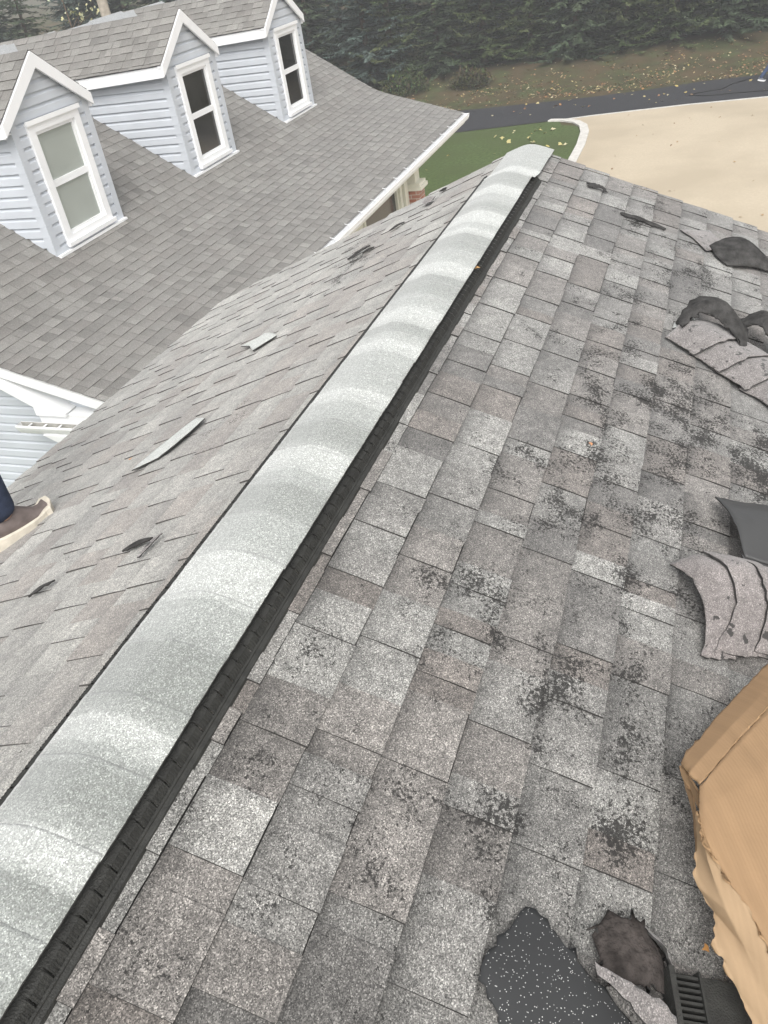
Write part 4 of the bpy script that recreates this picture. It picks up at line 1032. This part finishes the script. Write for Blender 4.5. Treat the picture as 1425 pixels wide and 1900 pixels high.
# ------------------------------------------------------------------ people
def person(name, label, J, edges, root, skin_c, top_c, jean_c, top_j, loc=(0,0,0), rz=0, head=None, shoes=(), scale=1):
    t = empty(name, loc, label, 'person'); t.rotation_euler = (0,0,rz); t.scale = (scale,)*3
    def skin(nm, keep, grow, m):
        idx = [k for k in J if k in keep]; vi = {k:i for i,k in enumerate(idx)}
        me = bpy.data.meshes.new(nm); me.from_pydata([J[k][0] for k in idx], [(vi[a],vi[b_]) for a,b_ in edges if a in vi and b_ in vi], [])
        me.materials.append(m); o = bpy.data.objects.new(nm, me); C.objects.link(o); o.parent = t
        md = o.modifiers.new('skin','SKIN'); md.use_smooth_shade = True
        for i, k in enumerate(idx):
            r = J[k][1]+grow; me.skin_vertices[0].data[i].radius = (r, r*(.78 if k in ('pelvis','waist','chest') else 1)); 
            me.skin_vertices[0].data[i].use_root = (i == 0)
        sb = o.modifiers.new('sub','SUBSURF'); sb.levels = 2; sb.render_levels = 2
        return o
    body = skin('body', list(J), 0, skin_c)
    skin('jeans', ['pelvis','hipL','hipR','kneeL','kneeR','cufL','cufR','ankleL','ankleR'], .018, jean_c)
    skin('sweatshirt', top_j, .018, top_c)
    # hair
    hd = Vector(J['head'][0]); bm = MB()
    for i in range(9):
        for j in range(14):
            a0, a1 = i/9*1.75, (i+1)/9*1.75; b0, b1 = j*6.283/14, (j+1)*6.283/14
            def sp_(a, b_): return hd+Vector((-.012+.105*math.sin(a)*math.cos(b_), .088*math.sin(a)*math.sin(b_), .03+.125*math.cos(a)))
            bm.F([bm.V(sp_(a0,b0)),bm.V(sp_(a1,b0)),bm.V(sp_(a1,b1)),bm.V(sp_(a0,b1))], 0, None, 0, True)
    bm.build('hair', mat('dark_hair', (.03,.022,.016), .7), t, fix=False)
    for (p, ang, tilt, um, sm) in shoes:
        for nm, m_, zz in (('shoe', um, 0), ('sole', sm, 1)):
            bb = MB(); L = .27; n1 = 14; rings = []
            for i in range(n1+1):
                f = i/n1; xx = -.10+L*f
                wd = .034+.018*math.sin(math.pi*min(1,f*1.15)**.9) if f < .87 else .046*math.sqrt(max(0.02,1-((f-.87)/.14)**2))
                if f < .08: wd *= .75+.25*f/.08
                top = (.115 if f < .48 else .115-.06*min(1,(f-.48)/.34)) if f < .93 else .055*(1-(f-.93)/.1)
                zb = .03*max(0,(f-.72)/.28)**2
                if zz: ring = [(xx,-wd*1.06,zb+.047),(xx,-wd*1.2,zb+.043),(xx,-wd*1.32,zb),(xx,wd*1.32,zb),(xx,wd*1.2,zb+.043),(xx,wd*1.06,zb+.047)]
                else: ring = [(xx,-wd*1.0,zb+.02),(xx,-wd*1.02,zb+.02+(top-.02)*.55),(xx,-wd*.45,zb+top),(xx,wd*.45,zb+top),(xx,wd*1.02,zb+.02+(top-.02)*.55),(xx,wd*1.0,zb+.02)]
                rings.append([bb.V(Matrix.Rotation(ang,3,'Z')@Matrix.Rotation(tilt,3,'Y')@Vector(q)+Vector(p)) for q in ring])
            kk = len(rings[0])
            for i in range(n1):
                for q in range(kk): bb.F((rings[i][q],rings[i][(q+1)%kk],rings[i+1][(q+1)%kk],rings[i+1][q]), 0, None, 0, not zz)
            bb.F(rings[0][::-1]); bb.F(rings[-1])
            bb.build(nm, m_, t, fix=False)
    return t
M_skin = mat('skin', (.5,.31,.22), .55, .4)
M_jean = mat('dark_blue_denim', (.035,.045,.075), .9, .2, nscale=25, namt=.3, bump=.3, bscale=120)
M_jean2 = mat('blue_denim', (.06,.09,.17), .9, .2, nscale=25, namt=.3)
M_top = mat('grey_sweatshirt', (.16,.165,.17), .9, .2, nscale=10, namt=.2, bump=.2, bscale=40)
M_suede = mat('brown_suede', (.17,.14,.13), .85, .2, nscale=20, namt=.25, bump=.3, bscale=90)
M_sole = mat('pale_rubber_sole', (.62,.57,.48), .7, .3, nscale=25, namt=.15, bump=.2, bscale=60)
M_sho2 = mat('grey_running_shoe', (.15,.16,.18), .7); M_sol2 = mat('white_shoe_sole', (.75,.75,.75), .6)
def figure(feetL, feetR, lean=0, arm=0, hipz=.93, hip=(0,0)):
    hx, hy = hip
    J = {'pelvis':((hx,hy,hipz),.13),'waist':((hx+lean*.3,hy,hipz+.2),.115),'chest':((hx+lean*.7,hy,hipz+.40),.135),'neck':((hx+lean,hy,hipz+.56),.055),'head':((hx+lean*1.08+.02,hy,hipz+.72),.085),'crown':((hx+lean*1.1+.01,hy,hipz+.79),.075)}
    for s, n in ((1,'L'),(-1,'R')):
        f = feetL if n == 'L' else feetR
        J['hip'+n] = ((hx,hy+s*.09,hipz-.05),.09)
        kn = ((hx+f[0])/2+.05,(hy+s*.09+f[1])/2,(hipz+f[2])/2+.02); J['knee'+n] = (kn,.058)
        J['cuf'+n] = ((f[0]*.93+kn[0]*.07-.01,f[1],f[2]+.13),.05)
        J['ankle'+n] = ((f[0]-.0,f[1],f[2]+.09),.042); J['toe'+n] = ((f[0]+.05,f[1],f[2]+.045),.02)
        J['sho'+n] = ((hx+lean*.85,hy+s*.17,hipz+.49),.06); J['elb'+n] = ((hx+lean*.8+.02+s*arm*.2,hy+s*.24,hipz+.22),.042)
        J['wri'+n] = ((hx+lean*.8+.14+s*arm*.35,hy+s*.24,hipz+.0),.027); J['palm'+n] = ((hx+lean*.8+.17+s*arm*.38,hy+s*.235,hipz-.07),.03)
        for q, (dx, dz) in enumerate(((.035,-.085),(.015,-.095),(-.005,-.09),(-.022,-.075))):
            p = J['palm'+n][0]; J['f%d%s'%(q,n)] = ((p[0]+dx*.8,p[1],p[2]+dz*.5),.010); J['g%d%s'%(q,n)] = ((p[0]+dx*1.2+.01,p[1]-s*.015,p[2]+dz),.008)
        p = J['palm'+n][0]; J['thu'+n] = ((p[0]+.045,p[1]-s*.02,p[2]+.0),.011)
    J['nose'] = ((hx+lean*1.08+.112,hy,hipz+.70),.013)
    E = [('pelvis','waist'),('waist','chest'),('chest','neck'),('neck','head'),('head','crown'),('head','nose')]
    for n in 'LR':
        E += [('pelvis','hip'+n),('hip'+n,'knee'+n),('knee'+n,'cuf'+n),('cuf'+n,'ankle'+n),('ankle'+n,'toe'+n),('chest','sho'+n),('sho'+n,'elb'+n),('elb'+n,'wri'+n),('wri'+n,'palm'+n),('palm'+n,'thu'+n)]
        for q in range(4): E += [('palm'+n,'f%d%s'%(q,n)),('f%d%s'%(q,n),'g%d%s'%(q,n))]
    return J, E
TOPJ = ['waist','chest','shoL','shoR','elbL','elbR','wriL','wriR']
# worker on the left slope: right foot in view; local +X is where the toes point
p1 = Vector(RP(1.79,1.465,.012,1))
ang1 = R(-25)
J, E = figure((-.25,.30,-.06), (0,0,0), lean=.12, hip=(-.12,.16), hipz=.9)
person('person', 'worker in dark jeans and brown suede shoes with pale soles on the left slope', J, E, None, M_skin, M_top, M_jean, TOPJ, loc=p1, rz=ang1, shoes=(((-.25+.0,.30,-.06),0,R(-8),M_suede,M_sole),((0,0,0),0,R(0),M_suede,M_sole)))
J, E = figure((.32,.1,0), (-.35,-.08,.03), lean=.06, hip=(0,0), hipz=.9)
person('person', 'far person in blue jeans and white-soled running shoes striding along the asphalt drive', J, E, None, M_skin, M_top, M_jean2, TOPJ, loc=(35.98,-1.85,.012), rz=R(-95), shoes=(((.32,.1,0),0,0,M_sho2,M_sol2),((-.35,-.08,.03),0,R(12),M_sho2,M_sol2)))

# ------------------------------------------------------------------ air
b = MB(); b.box(-70, 130, -120, 120, -1.2, 26)
hz = b.build('haze', [bpy.data.materials.new('thin_haze')])
hm = hz.data.materials[0]; hm.use_nodes = True; n_ = hm.node_tree; n_.nodes.clear()
ho = n_.nodes.new('ShaderNodeOutputMaterial'); pv = n_.nodes.new('ShaderNodeVolumePrincipled'); pv.inputs['Density'].default_value = .003; pv.inputs['Color'].default_value = (.93,.94,.95,1)
n_.links.new(pv.outputs[0], ho.inputs['Volume'])
tag(hz, 'thin pale haze hanging over the drive and trees', 'haze', kind='stuff')
